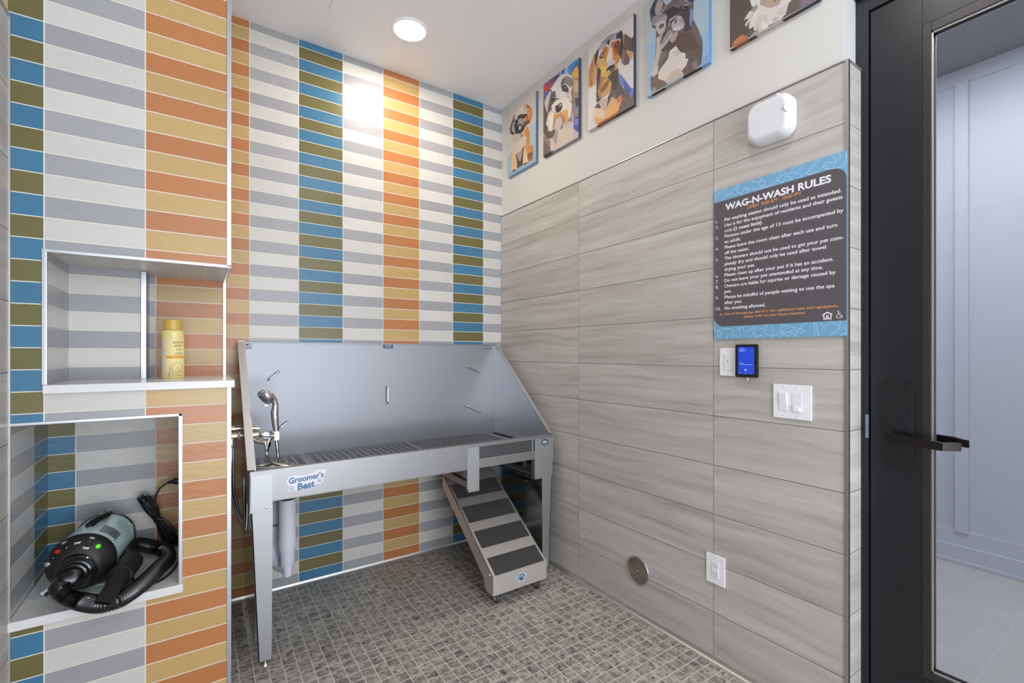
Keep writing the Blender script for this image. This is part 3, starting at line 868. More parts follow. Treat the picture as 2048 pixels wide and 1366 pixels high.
# niche shelves
o = MB().box((-2.176, BY - 0.014, 1.171), (BX + 0.014, -0.58, 1.197), bev=0.002).box((-1.958, -0.60, 1.171), (BX + 0.014, -0.441, 1.197), bev=0.002).build('niche_shelf', 'quartz', origin=(-1.94, -0.65, 1.171))
tag(o, 'white quartz shelf slab across the upper tiled niche under the yellow bottle', 'shelf')
o = MB().box((XL + 0.001, BY - 0.012, 0.484), (-1.836, -0.441, 0.512), bev=0.002).build('niche_shelf', 'quartz', origin=(-2.04, -0.65, 0.484))
tag(o, 'white quartz shelf slab in the lower tiled niche under the dog dryer', 'shelf')

# ---------------------------------------------------------------- door
PX = 0.118                    # room-side face of the door
door = thing('door_1', None, None, (0.14, -2.16, 0.0))
struct(door)
YS, YG = -2.164, -2.322       # stile
YE = -3.17
mb = MB()
mb.box((PX, -2.301, 0.012), (PX + 0.045, YS, 2.461), bev=0.001)
mb.box((PX, YE, 0.012), (PX + 0.045, YE + 0.12, 2.461), bev=0.001)
mb.build('stile', 'bronze', door)
mb = MB()
mb.box((PX + 0.0005, YE + 0.12, 2.336), (PX + 0.0445, -2.301, 2.461), bev=0.0008)
mb.build('top_rail', 'bronze', door)
MB().box((PX + 0.0005, YE + 0.12, 0.012), (PX + 0.0445, -2.301, 0.262), bev=0.0008).build('bottom_rail', 'bronze', door)
mb = MB()
for y0, y1, z0, z1 in ((YG, -2.3012, 0.262, 2.336), (YE + 0.12, YE + 0.141, 0.262, 2.336), (YE + 0.141, YG, 2.306, 2.336), (YE + 0.141, YG, 0.262, 0.286)):
    mb.box((PX + 0.001, y0, z0), (PX + 0.044, y1, z1), bev=0.001)
mb.build('glazing_stop', 'bronze2', door)
mb = MB()
for y0, y1, z0, z1 in ((YG - 0.004, YG, 0.286, 2.306), (YE + 0.141, YG, 0.286, 0.290), (YE + 0.141, YG, 2.302, 2.306)):
    mb.box((PX + 0.006, y0, z0), (PX + 0.012, y1, z1))
    mb.box((PX + 0.032, y0, z0), (PX + 0.038, y1, z1))
mb.build('glass_gasket', 'alu_matte', door)
MB().poly([(PX + 0.022, YG, 0.27), (PX + 0.022, YE + 0.141, 0.27), (PX + 0.022, YE + 0.141, 2.32), (PX + 0.022, YG, 2.32)]).build('glass_pane', 'glass', door)
# escutcheon
yc = -2.242
for side, s in ((PX, -1), (PX + 0.045, 1)):
    mb = MB()
    pts = [(yc + 0.038 * math.cos(PI * k / 12), 1.171 + 0.038 * math.sin(PI * k / 12)) for k in range(13)] + [(yc - 0.038 * math.cos(PI * k / 12), 0.951 - 0.038 * math.sin(PI * k / 12)) for k in range(13)]
    mb.prism(pts, 'x', side, side + s * 0.012, bev=0.003)
    pl = mb.build('lock_plate', 'plate_m', door)
    mb = MB()
    a = side + s * 0.010
    mb.cyl((a, yc + 0.003, 1.018), (a + s * 0.012, yc + 0.003, 1.018), 0.019, 0.017)
    mb.cyl((a, yc + 0.003, 1.018), (a + s * 0.045, yc + 0.003, 1.018), 0.0095)
    # flat lever: root to tip, tip returns towards the door
    lv = [(yc + 0.024, 1.026), (yc + 0.018, 1.033), (yc + 0.006, 1.036), (yc - 0.06, 1.027), (yc - 0.118, 1.024), (yc - 0.118, 0.998), (yc - 0.06, 1.003), (yc + 0.002, 1.006), (yc + 0.016, 1.009), (yc + 0.024, 1.016)]
    mb.prism(lv, 'x', a + s * 0.038, a + s * 0.052, bev=0.002)
    mb.prism([(a + s * 0.050, yc - 0.112), (a + s * 0.038, yc - 0.112), (a + s * 0.008, yc - 0.142), (a + s * 0.010, yc - 0.155), (a + s * 0.050, yc - 0.122)], 'z', 0.999, 1.023, bev=0.0015)
    lvo = mb.build('lever_handle', 'lever_m', pl)
# frame
mb = MB()
mb.box((0.112, -2.160, 0.0), (0.19, -2.1235, 2.52), bev=0.001)
mb.box((0.112, DY1, 0.0), (0.19, YE - 0.004, 2.52), bev=0.001)
mb.box((0.1125, YE - 0.004, 2.467), (0.19, -2.160, 2.52), bev=0.001)
mb.box((0.100, DY1, 2.52), (0.19, -2.1225, 2.56), bev=0.001)
frame = struct(mb.build('trim_door_frame', 'bronze'))
MB().box((0.150, -2.1636, 0.0), (0.188, -2.1598, 2.47)).build('weather_strip', 'blk_strip', frame)
MB().box((0.108, -2.1618, 1.002), (0.114, -2.152, 1.082), bev=0.001).build('strike_plate', 'strike', frame)

# ---------------------------------------------------------------- corridor beyond the glass
struct(MB().box((0.20, -6.2, -0.08), (2.3, -1.2, 0.0)).build('floor_corridor', 'hall_floor'))
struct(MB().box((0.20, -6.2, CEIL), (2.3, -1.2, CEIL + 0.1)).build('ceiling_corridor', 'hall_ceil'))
HX = 2.10
mb = MB()
mb.box((HX, -6.2, 0), (HX + 0.15, -1.2, CEIL))
mb.box((HX - 0.012, -6.2, 2.95), (HX, -1.2, CEIL), bev=0.002)
mb.box((HX - 0.012, -6.2, 0.0), (HX, -1.2, 0.20), bev=0.002)
mb.box((HX - 0.028, -6.2, 0.0), (HX - 0.01, -1.2, 0.11), bev=0.004)
mb.box((HX - 0.038, -6.2, 0.0), (HX - 0.02, -1.2, 0.022), bev=0.003)
for y in (-1.3, -2.015, -2.73, -3.45, -4.17, -4.89, -5.6):
    mb.box((HX - 0.022, y, 0.19), (HX, y + 0.060, 2.96), bev=0.002)
struct(mb.build('wall_corridor', 'hall_wall'))
struct(MB().box((0.20, -1.30, 0), (2.3, -1.2, CEIL)).build('wall_corridor_end', 'hall_wall'))
struct(MB().box((0.20, -6.3, 0), (2.3, -6.2, CEIL)).build('wall_corridor_far', 'hall_wall'))

# ================================================================ CEILING LIGHTS: ONE IN VIEW, TWO UNSEEN ONES ADDED
for i, (lx, ly) in enumerate(DOWNLIGHTS):
    t = thing('ceiling_downlight', 'round white recessed ceiling light shining above the wash tub' if i == 0 else 'added unseen round recessed ceiling light behind the viewpoint number %s' % ('nearer', 'farther')[i - 1], 'ceiling light', (lx, ly, CEIL))
    if i:
        t['label'] = 'added unseen round recessed ceiling light %s' % ('above the door side of the room', 'near the rear window of the room')[i - 1]
    mb = MB()
    mb.lathe((lx, ly, CEIL), (0, 0, -1), [(0.084, 0.0), (0.098, 0.0), (0.096, 0.005), (0.084, 0.006)], 48)
    mb.build('trim_ring', 'white_pl', t)
    mb = MB()
    mb.lathe((lx, ly, CEIL), (0, 0, -1), [(0.0, 0.004), (0.084, 0.0045)], 48)
    mb.build('lens', 'lamp_on', t)
# little seam mark of an access hatch in the ceiling
mb = MB()
mb.box((-1.2487, -0.62, CEIL - 0.0006), (-1.2470, -0.327, CEIL + 0.001))
struct(mb.build('trim_ceiling_seam', 'grey_ln'))

# ================================================================ CANVASES
ARTLAB = {
    'shih': ('small brown and white puppy canvas print, leftmost of the five', -0.105),
    'sheep': ('canvas print of shaggy grey and white dog on colourful background', -0.506),
    'dach': ('canvas print of brown and black long-eared dog on white background', -0.907),
    'french': ('canvas print of upright-eared grey dog on pale blue background', -1.315),
    'white': ('canvas print of white dog on brown background, nearest the door', -1.733),
}
EDGE = {
    'shih': ([(0, 1, '7f9fc0')], '5c7690'),
    'sheep': ([(0, .25, '3c3230'), (.25, 1, '8c8a8c')], '4a4a60'),
    'dach': ([(0, .2, 'c8c4c0'), (.2, .62, '8a4a26'), (.62, 1, '2c2420')], '3a3a50'),
    'french': ([(0, .08, '5f9ccc'), (.08, .3, '33261f'), (.3, .6, '9c9a98'), (.6, .88, '2a1e1c'), (.88, 1, '5f9ccc')], '5f8fc0'),
    'white': ([(0, .07, '3a3028'), (.07, .22, '8a4a2a'), (.22, .32, '3c302c'), (.32, .62, 'b4b0ac'), (.62, .82, '3c302c'), (.82, 1, '34344a')], '34344a'),
}


def hexc(h, k=0.98):
    return rgb(int(h[0:2], 16), int(h[2:4], 16), int(h[4:6], 16), k)


def tri_poly(pts):
    """ear clip through bmesh-free simple triangulation"""
    from mathutils.geometry import tessellate_polygon
    return tessellate_polygon([[Vector((p[0], p[1], 0)) for p in pts]])


CW, CH, CX = 0.326, 0.4545, -0.012
for key, (lab, y0) in ARTLAB.items():
    z0 = 2.517 if key in ('shih', 'sheep') else 2.520
    verts, faces, cols = [], [], []

    def quad(ps, c):
        b = len(verts)
        verts.extend(ps)
        faces.append(tuple(range(b, b + len(ps))))
        cols.append(c)
    yb, zb = y0, z0
    back = 0.0075
    yr, zt = y0 - CW, z0 + CH
    quad([(CX, yb, zb), (CX, yr, zb), (CX, yr, zt), (CX, yb, zt)], hexc('cfc6be'))
    segs, rc = EDGE[key]
    for a, b, c in segs:
        quad([(CX, yb - a * CW, zb), (back, yb - a * CW, zb), (back, yb - b * CW, zb), (CX, yb - b * CW, zb)], hexc(c))
    quad([(CX, yr, zb), (back, yr, zb), (back, yr, zt), (CX, yr, zt)], hexc(rc))
    quad([(CX, yb, zb), (CX, yb, zt), (back, yb, zt), (back, yb, zb)], hexc('c8c4c0'))
    quad([(CX, yb, zt), (CX, yr, zt), (back, yr, zt), (back, yb, zt)], hexc('c8c4c0'))
    quad([(back, yb, zb), (back, yb, zt), (back, yr, zt), (back, yr, zb)], hexc('c8c4c0'))
    for i, (c, fl) in enumerate(ART[key]):
        pts = [(fl[k] / 1000.0, fl[k + 1] / 1000.0) for k in range(0, len(fl), 2)]
        cl = [pts[0]]
        for p in pts[1:]:
            if abs(p[0] - cl[-1][0]) + abs(p[1] - cl[-1][1]) > 0.0005:
                cl.append(p)
        if len(cl) < 3:
            continue
        xx = CX - 0.00003 * (i + 1)
        col = hexc(c)
        for tri in tri_poly(cl):
            quad([(xx, y0 - cl[k][0], z0 + cl[k][1]) for k in tri], col)
    me = bpy.data.meshes.new('canvas_print')
    org = Vector((back, y0 - CW / 2, z0))
    me.from_pydata([Vector(v) - org for v in verts], [], faces)
    ca = me.color_attributes.new('paint', 'FLOAT_COLOR', 'CORNER')
    for f, c in zip(me.polygons, cols):
        for li in f.loop_indices:
            ca.data[li].color = c
    me.materials.append(M['art'])
    o = bpy.data.objects.new('canvas_print', me)
    o.location = org
    COL.objects.link(o)
    tag(o, lab, 'picture', 'dog canvases in a row along the right wall')

# ================================================================ RULES SIGN
SY, SZ0, SZ1, SW = -1.661, 1.350, 1.968, 0.478
sign = thing('rules_sign', 'dark grey and blue wash rules sign on the wood-look tile wall', 'sign', (0, SY - SW / 2, SZ0))
SM = Matrix.Translation((0, SY, 0)) @ WALL_R
mb = MB()
mb.box((-0.006, SY - SW, SZ0), (-0.0003, SY, SZ1), bev=0.0005)
mb.build('board', 'sign_blue', sign)
mb = MB()
pts = rrect(0, 1.402, SW, 1.919, 0.044, 8, (0, 1, 0, 1))
flat(mb, pts, SM, 0.0063)
mb.build('dark_panel', 'sign_dark', sign)
mb = MB()
sq_top = [
    [(0, 1.925), (.01, 1.955), (.018, 1.944), (.012, 1.921)],
    [(.008, 1.968), (.028, 1.957), (.05, 1.967)], [(.03, 1.923), (.065, 1.935), (.1, 1.925)],
    [(.06, 1.966), (.04, 1.945), (.075, 1.94), (.105, 1.967), (.1, 1.94), (.115, 1.93)],
    [(.115, 1.921), (.135, 1.95), (.143, 1.93), (.14, 1.921)],
    [(.125, 1.945), (.165, 1.93), (.2, 1.93), (.21, 1.95), (.175, 1.955), (.16, 1.967)], [(.2, 1.967), (.19, 1.94), (.22, 1.921)],
    [(.19, 1.921), (.24, 1.93), (.28, 1.955), (.27, 1.967), (.235, 1.967)], [(.27, 1.967), (.255, 1.94), (.275, 1.921)],
    [(.275, 1.921), (.285, 1.94), (.3, 1.935), (.295, 1.921)], [(.3, 1.921), (.32, 1.94), (.335, 1.935), (.34, 1.921)],
    [(.28, 1.95), (.32, 1.947), (.345, 1.965), (.33, 1.967), (.305, 1.958)], [(.33, 1.921), (.37, 1.94), (.4, 1.968)],
    [(.39, 1.968), (.365, 1.945), (.36, 1.925), (.39, 1.925), (.415, 1.94), (.42, 1.921)],
    [(.455, 1.966), (.46, 1.95), (.44, 1.94), (.415, 1.948), (.41, 1.932), (.43, 1.921)], [(.43, 1.967), (.445, 1.95), (.44, 1.921)],
    [(.474, 1.966), (.478, 1.94)], [(.43, 1.921), (.46, 1.917), (.474, 1.93), (.478, 1.935)],
]
sq_bot = [
    [(.012, 1.425), (.0, 1.41), (.006, 1.385), (.03, 1.38), (.035, 1.37), (.015, 1.36), (.0, 1.352)],
    [(.022, 1.352), (.014, 1.385), (.05, 1.392), (.085, 1.385), (.08, 1.37), (.06, 1.365), (.058, 1.352)],
    [(.07, 1.352), (.09, 1.365), (.1, 1.352)], [(.085, 1.402), (.11, 1.392), (.14, 1.4)], [(.105, 1.402), (.112, 1.37), (.108, 1.351)],
    [(.12, 1.402), (.13, 1.378), (.155, 1.385), (.17, 1.398), (.2, 1.385), (.21, 1.402)],
    [(.15, 1.351), (.175, 1.38), (.16, 1.392), (.165, 1.37), (.185, 1.352)], [(.17, 1.352), (.195, 1.362), (.205, 1.352)],
    [(.22, 1.402), (.21, 1.37), (.235, 1.358), (.27, 1.37), (.29, 1.39), (.27, 1.395)], [(.232, 1.402), (.24, 1.37), (.235, 1.351)],
    [(.27, 1.402), (.27, 1.375), (.29, 1.355)], [(.26, 1.351), (.29, 1.37), (.31, 1.365), (.32, 1.351)],
    [(.28, 1.395), (.32, 1.385), (.345, 1.375), (.34, 1.365), (.31, 1.38), (.3, 1.36), (.29, 1.352)], [(.355, 1.402), (.325, 1.375), (.32, 1.352)],
    [(.378, 1.402), (.382, 1.37), (.378, 1.351)], [(.385, 1.402), (.39, 1.37), (.395, 1.352)],
    [(.398, 1.4), (.41, 1.385), (.435, 1.402)], [(.43, 1.402), (.455, 1.385), (.478, 1.372)], [(.46, 1.402), (.455, 1.375), (.43, 1.352)], [(.46, 1.352), (.478, 1.36)],
]
for s in sq_top + sq_bot:
    ribbon(mb, [(min(max(x, 0.0), SW), min(max(y, SZ0), SZ1)) for x, y in sp2(s, 8)], 0.0014, SM, 0.0060)
mb.build('squiggle_lines', 'sign_line', sign)
mb = MB()
W_ = 0.0064
add_text(mb, 'WAG-N-WASH RULES', SM, 0.0501, 1.8765, 0.036, 0.3824, bold=0.030)
mb.build('title_lettering', 'text_w', sign)
mb2 = MB()
lines = [('Pet washing station should only be used as intended.', .0467, .4162), ('Use is for the enjoyment of residents and their guests', .0467, .4192),
         ('only (2 guest limit).', .0467, .1539), ('Persons under the age of 13 must be accompanied by', .0467, .4215), ('an adult.', .0467, .0677),
         ('Please leave the room clean after each use and turn', .0467, .4037), ('off the water.', .0467, .1028),
         ('The blowers should not be used to get your pet com-', .0467, .4220), ('pletely dry and should only be used after towel', .0467, .3701),
         ('drying your pet.', .0467, .1253), ('Please clean up after your pet if it has an accident.', .0467, .3925), ('Do not leave your pet unattended at any time.', .0467, .3608),
         ('Owners are liable for injuries or damage caused by', .0467, .3985), ('pet.', .0467, .0310), ('Please be mindful of people waiting to use the spa', .0467, .3961),
         ('after you.', .0467, .0740), ('No smoking allowed.', .0467, .1646)]
nums = {0: '1.', 1: '2.', 3: '3.', 5: '4.', 7: '5.', 10: '6.', 11: '7.', 12: '8.', 14: '9.', 16: '10.'}
for i, (s, x, w) in enumerate(lines):
    zz = 1.8330 - 0.02264 * i
    if i == 2:
        add_text(mb2, 'only', SM, x, zz, 0.0185, 0.0335)
        add_text(mb2, '(2 guest limit)', SM, x + 0.0385, zz, 0.0185, 0.112, bold=0.02)
        add_text(mb2, '.', SM, x + 0.1515, zz, 0.0185)
    else:
        add_text(mb2, s, SM, x, zz, 0.0185, w, bold=0.012)
    if i in nums:
        add_text(mb2, nums[i], SM, 0.0080, zz, 0.0180, 0.0215 if i == 16 else 0.0120)
# raise text above the dark panel
for b in (mb2,):
    bmesh.ops.translate(b.bm, vec=(-W_, 0, 0), verts=b.bm.verts)
mb2.build('rules_lettering', 'text_w', sign)
for o in sign.children:
    if o.name.startswith('title'):
        for v in o.data.vertices:
            v.co.x -= W_
mb = MB()
add_text(mb, 'OPEN  9:00 AM - 10:00 PM', SM, 0.1413, 1.8592, 0.0170, 0.1949, shear=0.25, bold=0.008)
bmesh.ops.translate(mb.bm, vec=(-W_, 0, 0), verts=mb.bm.verts)
mb.build('opening_hours_lettering', 'text_o', sign)
mb = MB()
add_text(mb, 'In Case of Emergency, dial 911. For additional rules and regulations,', SM, 0.0260, 1.4487, 0.0128, 0.4264, shear=0.25, bold=0.012)
add_text(mb, 'please refer to your lease contract.', SM, 0.1277, 1.4328, 0.0128, 0.2222, shear=0.25, bold=0.012)
bmesh.ops.translate(mb.bm, vec=(-W_, 0, 0), verts=mb.bm.verts)
mb.build('notice_lettering', 'text_o', sign)
mb = MB()
hx, hz = 0.4210, 1.4105


def hp(pts):
    flat(mb, [(hx + a, hz + b) for a, b in pts], SM, 0.0068)


hp([(-.0150, .0155), (0, .0245), (.0150, .0155), (.0150, .0115), (.0125, .0125), (0, .0200), (-.0125, .0125), (-.0150, .0115)])
hp([(-.0125, .0125), (-.0095, .0143), (-.0095, .0035), (-.0125, .0008)])
hp([(.0125, .0125), (.0095, .0143), (.0095, .0035), (.0125, .0008)])
hp([(-.0125, .0008), (-.0095, .0035), (.0095, .0035), (.0125, .0008)])
hp([(-.0050, .0118), (.0050, .0118), (.0050, .0092), (-.0050, .0092)])
hp([(-.0050, .0078), (.0050, .0078), (.0050, .0052), (-.0050, .0052)])
hp([(-.0135, -.0008), (.0135, -.0008), (.0135, -.0018), (-.0135, -.0018)])
hp([(-.0135, -.0028), (.0135, -.0028), (.0135, -.0036), (-.0135, -.0036)])
wx, wz = 0.4560, 1.4105
flat(mb, circle(wx - .0025, wz + .0235, .0022, 12), SM, 0.0068)
arc = [(wx - .0005 + .0078 * math.cos(a), wz + .0078 + .0078 * math.sin(a)) for a in [math.radians(150 + 12 * k) for k in range(20)]]
ribbon(mb, arc, 0.0019, SM, 0.0068)
ribbon(mb, [(wx - .0025, wz + .0205), (wx - .0015, wz + .0105), (wx + .0060, wz + .0105), (wx + .0090, wz + .0035), (wx + .0115, wz + .0045)], 0.0024, SM, 0.0069)
ribbon(mb, [(wx - .0020, wz + .0158), (wx + .0045, wz + .0158)], 0.0018, SM, 0.0069)
mb.build('housing_and_access_symbols', 'text_w', sign)

# ================================================================ WALL DEVICES
# white rounded box
t = thing('wall_unit', 'white rounded plastic wall box above the rules sign', 'wall box', (0, -1.90, 2.08))
mb = MB()
layers = [(0.004, 0.0), (0.0, 0.004), (0.0, 0.030)] + [(0.024 * (1 - math.cos(math.radians(a))), 0.030 + 0.026 * math.sin(math.radians(a))) for a in (15, 30, 45, 60, 75, 90)]
rings = []
for ins, h in layers:
    rings.append([mb.bm.verts.new((-0.0003 - h, y, z)) for y, z in rrect(-1.983 + ins, 2.083 + ins, -1.820 - ins, 2.238 - ins, max(0.042 - ins, 0.004), 8)])
for A, B in zip(rings, rings[1:]):
    for k in range(len(A)):
        mb.bm.faces.new([A[k], A[(k + 1) % len(A)], B[(k + 1) % len(B)], B[k]])
mb.bm.faces.new(rings[0])
mb.bm.faces.new(rings[-1])
mb.build('housing', 'white_box', t)
mb = MB()
mb.cyl((-0.020, -1.925, 2.238), (-0.020, -1.925, 2.250), 0.006)
mb.build('hanging_eyelet', 'white_pl2', t)
for y in (-1.858, -1.945):
    mb = MB()
    mb.lathe((-0.046, y, 2.096), (-0.6, 0, -0.8), [(0.0045, -0.002), (0.0045, 0.003), (0, 0.005)], 12)
    mb.build('screw_cap', 'white_pl2', t)
mb = MB()
mb.lathe((-0.050, -1.976, 2.170), (-0.55, -0.83, 0), [(0.016, -0.004), (0.016, 0.0005), (0.0145, 0.0015), (0.0135, 0.0005), (0.0, 0.0005)], 20)
mb.build('round_button', 'white_pl2', t)
MB().cyl((-0.0565, -1.872, 2.196), (-0.0555, -1.872, 2.196), 0.0015).build('status_light', 'grey_ln', t)


def plate(y0, y1, z0, z1, mb):
    mb.prism(rrect(y1, z0, y0, z1, 0.002, 3), 'x', -0.0065, -0.0003, bev=0.002)


def screws(t, pts):
    for y, z in pts:
        mb = MB()
        mb.cyl((-0.0074, y, z), (-0.0060, y, z), 0.0028, seg=12)
        mb.box((-0.0076, y - 0.0005, z - 0.0024), (-0.0070, y + 0.0005, z + 0.0024), 1)
        mb.build('screw', ['white_pl2', 'grey_ln'], t)


# timer switch beside the tablet
t = thing('wall_switch', 'white single switch plate left of the black tablet', 'light switch', (0, -1.722, 1.20))
mb = MB()
plate(-1.686, -1.758, 1.200, 1.313, mb)
mb.build('cover_plate', 'white_pl', t)
mb = MB()
mb.box((-0.0085, -1.739, 1.224), (-0.006, -1.705, 1.290), bev=0.001)
sw = mb.build('sensor_insert', 'white_pl2', t)
mb = MB()
mb.cyl((-0.0090, -1.722, 1.261), (-0.0083, -1.722, 1.261), 0.0024, seg=12)
mb.box((-0.0088, -1.7115, 1.278), (-0.0084, -1.7105, 1.281))
mb.box((-0.0088, -1.7325, 1.278), (-0.0084, -1.7315, 1.281))
mb.build('indicator', 'grey_ln', sw)
MB().cyl((-0.0095, -1.722, 1.274), (-0.0083, -1.722, 1.274), 0.0045, seg=14).build('push_button', 'white_pl', sw)
screws(t, [(-1.722, 1.305), (-1.722, 1.208)])

# tablet
t = thing('wall_tablet', 'small black tablet with a blue screen on the tile wall', 'tablet', (0, -1.806, 1.198))
mb = MB()
mb.prism(rrect(-1.851, 1.198, -1.762, 1.327, 0.005, 4), 'x', -0.022, -0.012, bev=0.0015)
mb.build('case', 'black_pl', t)
MB().box((-0.013, -1.838, 1.215), (-0.0004, -1.775, 1.31), bev=0.001).build('wall_bracket', 'black_matte', t)
mb = MB()
mb.box((-0.0226, -1.8385, 1.2105), (-0.0215, -1.7745, 1.3165))
scr = mb.build('screen', 'screen', t)
TM = Matrix.Translation((0, -1.7745, 1.2105)) @ WALL_R
mb = MB()
w = 0.0229
for x0, y0, ww, hh in ((.010, .1000, .014, .0013), (.005, .0945, .024, .0009), (.005, .0918, .028, .0009), (.005, .0892, .018, .0009), (.005, .0425, .017, .0012), (.005, .0365, .053, .0011)):
    mb = MB()
    flat(mb, [(x0, y0), (x0 + ww, y0), (x0 + ww, y0 + hh), (x0, y0 + hh)], TM, w)
    mb.build('screen_writing', 'screen_txt', scr)
for cx, cy, r in ((.055, .0925, .0016), (.030, .0165, .0038), (.0065, .0055, .0014), (.030, .0050, .0015), (.054, .0045, .0010), (.0055, .1007, .0010)):
    mb = MB()
    flat(mb, circle(cx, cy, r, 12), TM, w)
    mb.build('screen_icon', 'screen_txt', scr)
MB().box((-0.019, -1.8115, 1.186), (-0.016, -1.8085, 1.1985), bev=0.0007).build('charging_plug', 'white_pl', t)

# double switch
t = thing('wall_switch', 'white double switch plate nearest the door frame', 'light switch', (0, -1.966, 1.053))
mb = MB()
plate(-1.901, -2.032, 1.053, 1.178, mb)
mb.build('cover_plate', 'white_pl', t)
for y, kind in ((-1.937, 0), (-1.985, 1)):
    mb = MB()
    mb.box((-0.0080, y - 0.0165, 1.080), (-0.006, y + 0.0165, 1.148), bev=0.0008)
    if kind == 0:
        mb.prism([(-0.006, 1.084), (-0.0085, 1.084), (-0.0125, 1.145), (-0.006, 1.145)], 'y', y - 0.013, y + 0.013, bev=0.0006)
        mb.build('rocker', 'white_pl2', t)
    else:
        mb.build('slider_track', 'white_pl2', t)
        MB().box((-0.0150, y - 0.011, 1.082), (-0.0078, y + 0.011, 1.098), bev=0.0012).build('slider_knob', 'white_pl', t)
screws(t, [(-1.937, 1.166), (-1.985, 1.166), (-1.937, 1.063), (-1.985, 1.063)])

# outlet
t = thing('wall_outlet', 'white electrical outlet low on the wood-look tile wall', 'outlet', (0, -1.666, 0.328))
mb = MB()
plate(-1.6245, -1.708, 0.328, 0.450, mb)
mb.build('cover_plate', 'white_pl', t)
mb = MB()
mb.box((-0.0085, -1.6835, 0.355), (-0.006, -1.6495, 0.422), bev=0.001)
soc = mb.build('socket', 'white_pl2', t)
mb = MB()
for z in (0.408, 0.370):
    mb = MB()
    for dy in (0.0065, -0.0065):
        mb.box((-0.0088, -1.6665 + dy - 0.0009, z - 0.004), (-0.0083, -1.6665 + dy + 0.0009, z + 0.004))
    mb.cyl((-0.0088, -1.6665, z - 0.0105), (-0.0083, -1.6665, z - 0.0105), 0.0023, seg=10)
    mb.build('socket_slots', 'grey_ln', soc)
MB().box((-0.0100, -1.6795, 0.3835), (-0.0083, -1.6535, 0.3935), bev=0.0006).build('test_button', 'white_pl', soc)
screws(t, [(-1.6665, 0.437), (-1.6665, 0.341)])

# round metal cover
t = thing('pipe_cover', 'round polished metal cleanout cover low on the tile wall', 'cover plate', (0, -1.2515, 0.158))
RC = (0, -1.2515, 0.222)
MB().lathe(RC, (-1, 0, 0), [(0, 0.0003), (0.066, 0.0003), (0.066, 0.003), (0.0645, 0.004), (0.060, 0.0045), (0, 0.0045)], 48).build('disc', 'swirl', t)
MB().lathe(RC, (-1, 0, 0), [(0.062, 0.0003), (0.0685, 0.0003), (0.0685, 0.004), (0.067, 0.0065), (0.0645, 0.0070), (0.062, 0.0048)], 48).build('rim', 'alu', t)
MB().lathe(RC, (-1, 0, 0), [(0.0045, 0.004), (0.0040, 0.006), (0, 0.0068)], 16).build('centre_screw', 'chrome', t)

# ================================================================ WASH TUB
TX0, TX1 = -1.600, -0.080     # inner faces of the side panels
TY0, TY1 = -0.650, -0.022     # front, back
RIM, PAN = 0.813, 0.735
tub = thing('dog_wash_tub', 'large stainless steel dog wash tub on legs against the striped tile wall', 'wash tub', (-0.84, -0.35, 0.0))
mb = MB()
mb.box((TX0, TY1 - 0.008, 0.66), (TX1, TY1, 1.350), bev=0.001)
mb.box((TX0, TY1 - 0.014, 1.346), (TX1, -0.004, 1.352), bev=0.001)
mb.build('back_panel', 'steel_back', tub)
for nm, x, s in (('left', TX0, -1), ('right', TX1, 1)):
    mb = MB()
    prof = [(TY1 - 0.008, 0.66), (TY1 - 0.008, 1.350), (-0.045, 1.350), (TY0 + 0.006, RIM + 0.004), (TY0 + 0.004, 0.66)]
    mb.prism(prof, 'x', x, x + s * 0.004)
    # folded flange along the sloping edge
    A, B = Vector((0, TY1 - 0.002, 1.352)), Vector((0, TY0 + 0.002, RIM + 0.004))
    C_ = Vector((0, -0.045, 1.352))
    fw = 0.031 if s < 0 else 0.022
    for P, Q in ((A, C_), (C_, B)):
        d = (Q - P).normalized()
        n = Vector((0, d.z, -d.y))
        if n.z < 0:
            n = -n
        pts = [(P.y, P.z), (Q.y, Q.z), (Q.y + n.y * 0.004, Q.z + n.z * 0.004), (P.y + n.y * 0.004, P.z + n.z * 0.004)]
        mb.prism(pts, 'x', x, x + s * fw)
        mb.prism([(P.y, P.z), (Q.y, Q.z), (Q.y - n.y * 0.014, Q.z - n.z * 0.014), (P.y - n.y * 0.014, P.z - n.z * 0.014)], 'x', x + s * fw, x + s * (fw - 0.003))
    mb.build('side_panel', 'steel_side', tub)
# pan below the grates
mb = MB()
mb.prism([(TY1 - 0.008, 0.69), (TY0 + 0.01, 0.69), (TY0 + 0.01, 0.686), (TY1 - 0.008, 0.686)], 'x', TX0, TX1)
mb.box((TX0, TY0 + 0.012, 0.69), (TX1, TY0 + 0.015, RIM - 0.004))
mb.box((TX1 - 0.018, TY0 + 0.012, 0.728), (TX1, TY1 - 0.008, 0.734))
mb.box((TX0, TY0 + 0.012, 0.728), (TX0 + 0.022, TY1 - 0.008, 0.734))
mb.build('basin', 'pan', tub)
# front rim and apron
mb = MB()
mb.prism([(TY0 - 0.004, RIM - 0.019), (TY0 - 0.004, RIM - 0.002), (TY0, RIM + 0.001), (TY0 + 0.018, RIM + 0.001), (TY0 + 0.018, RIM - 0.003), (TY0 + 0.001, RIM - 0.004), (TY0 + 0.001, RIM - 0.019)], 'x', TX0 - 0.022, TX1 + 0.028)
mb.build('front_rim', 'steel_h', tub)
mb = MB()
mb.box((TX0, TY0 - 0.001, 0.681), (-0.620, TY0 + 0.002, RIM - 0.016))
mb.box((TX0, TY0 - 0.001, 0.679), (-0.620, TY0 + 0.018, 0.682))
mb.build('front_apron', 'steel_h', tub)
MB().box((-0.560, TY0 + 0.020, 0.722), (-0.182, TY0 + 0.023, RIM - 0.004)).build('recessed_apron', 'steel_h', tub)
MB().box((-0.556, TY0 - 0.001, 0.679), (-0.187, TY0 + 0.022, 0.730), bev=0.0015).build('ramp_rail', 'steel_h', tub)
mb = MB()
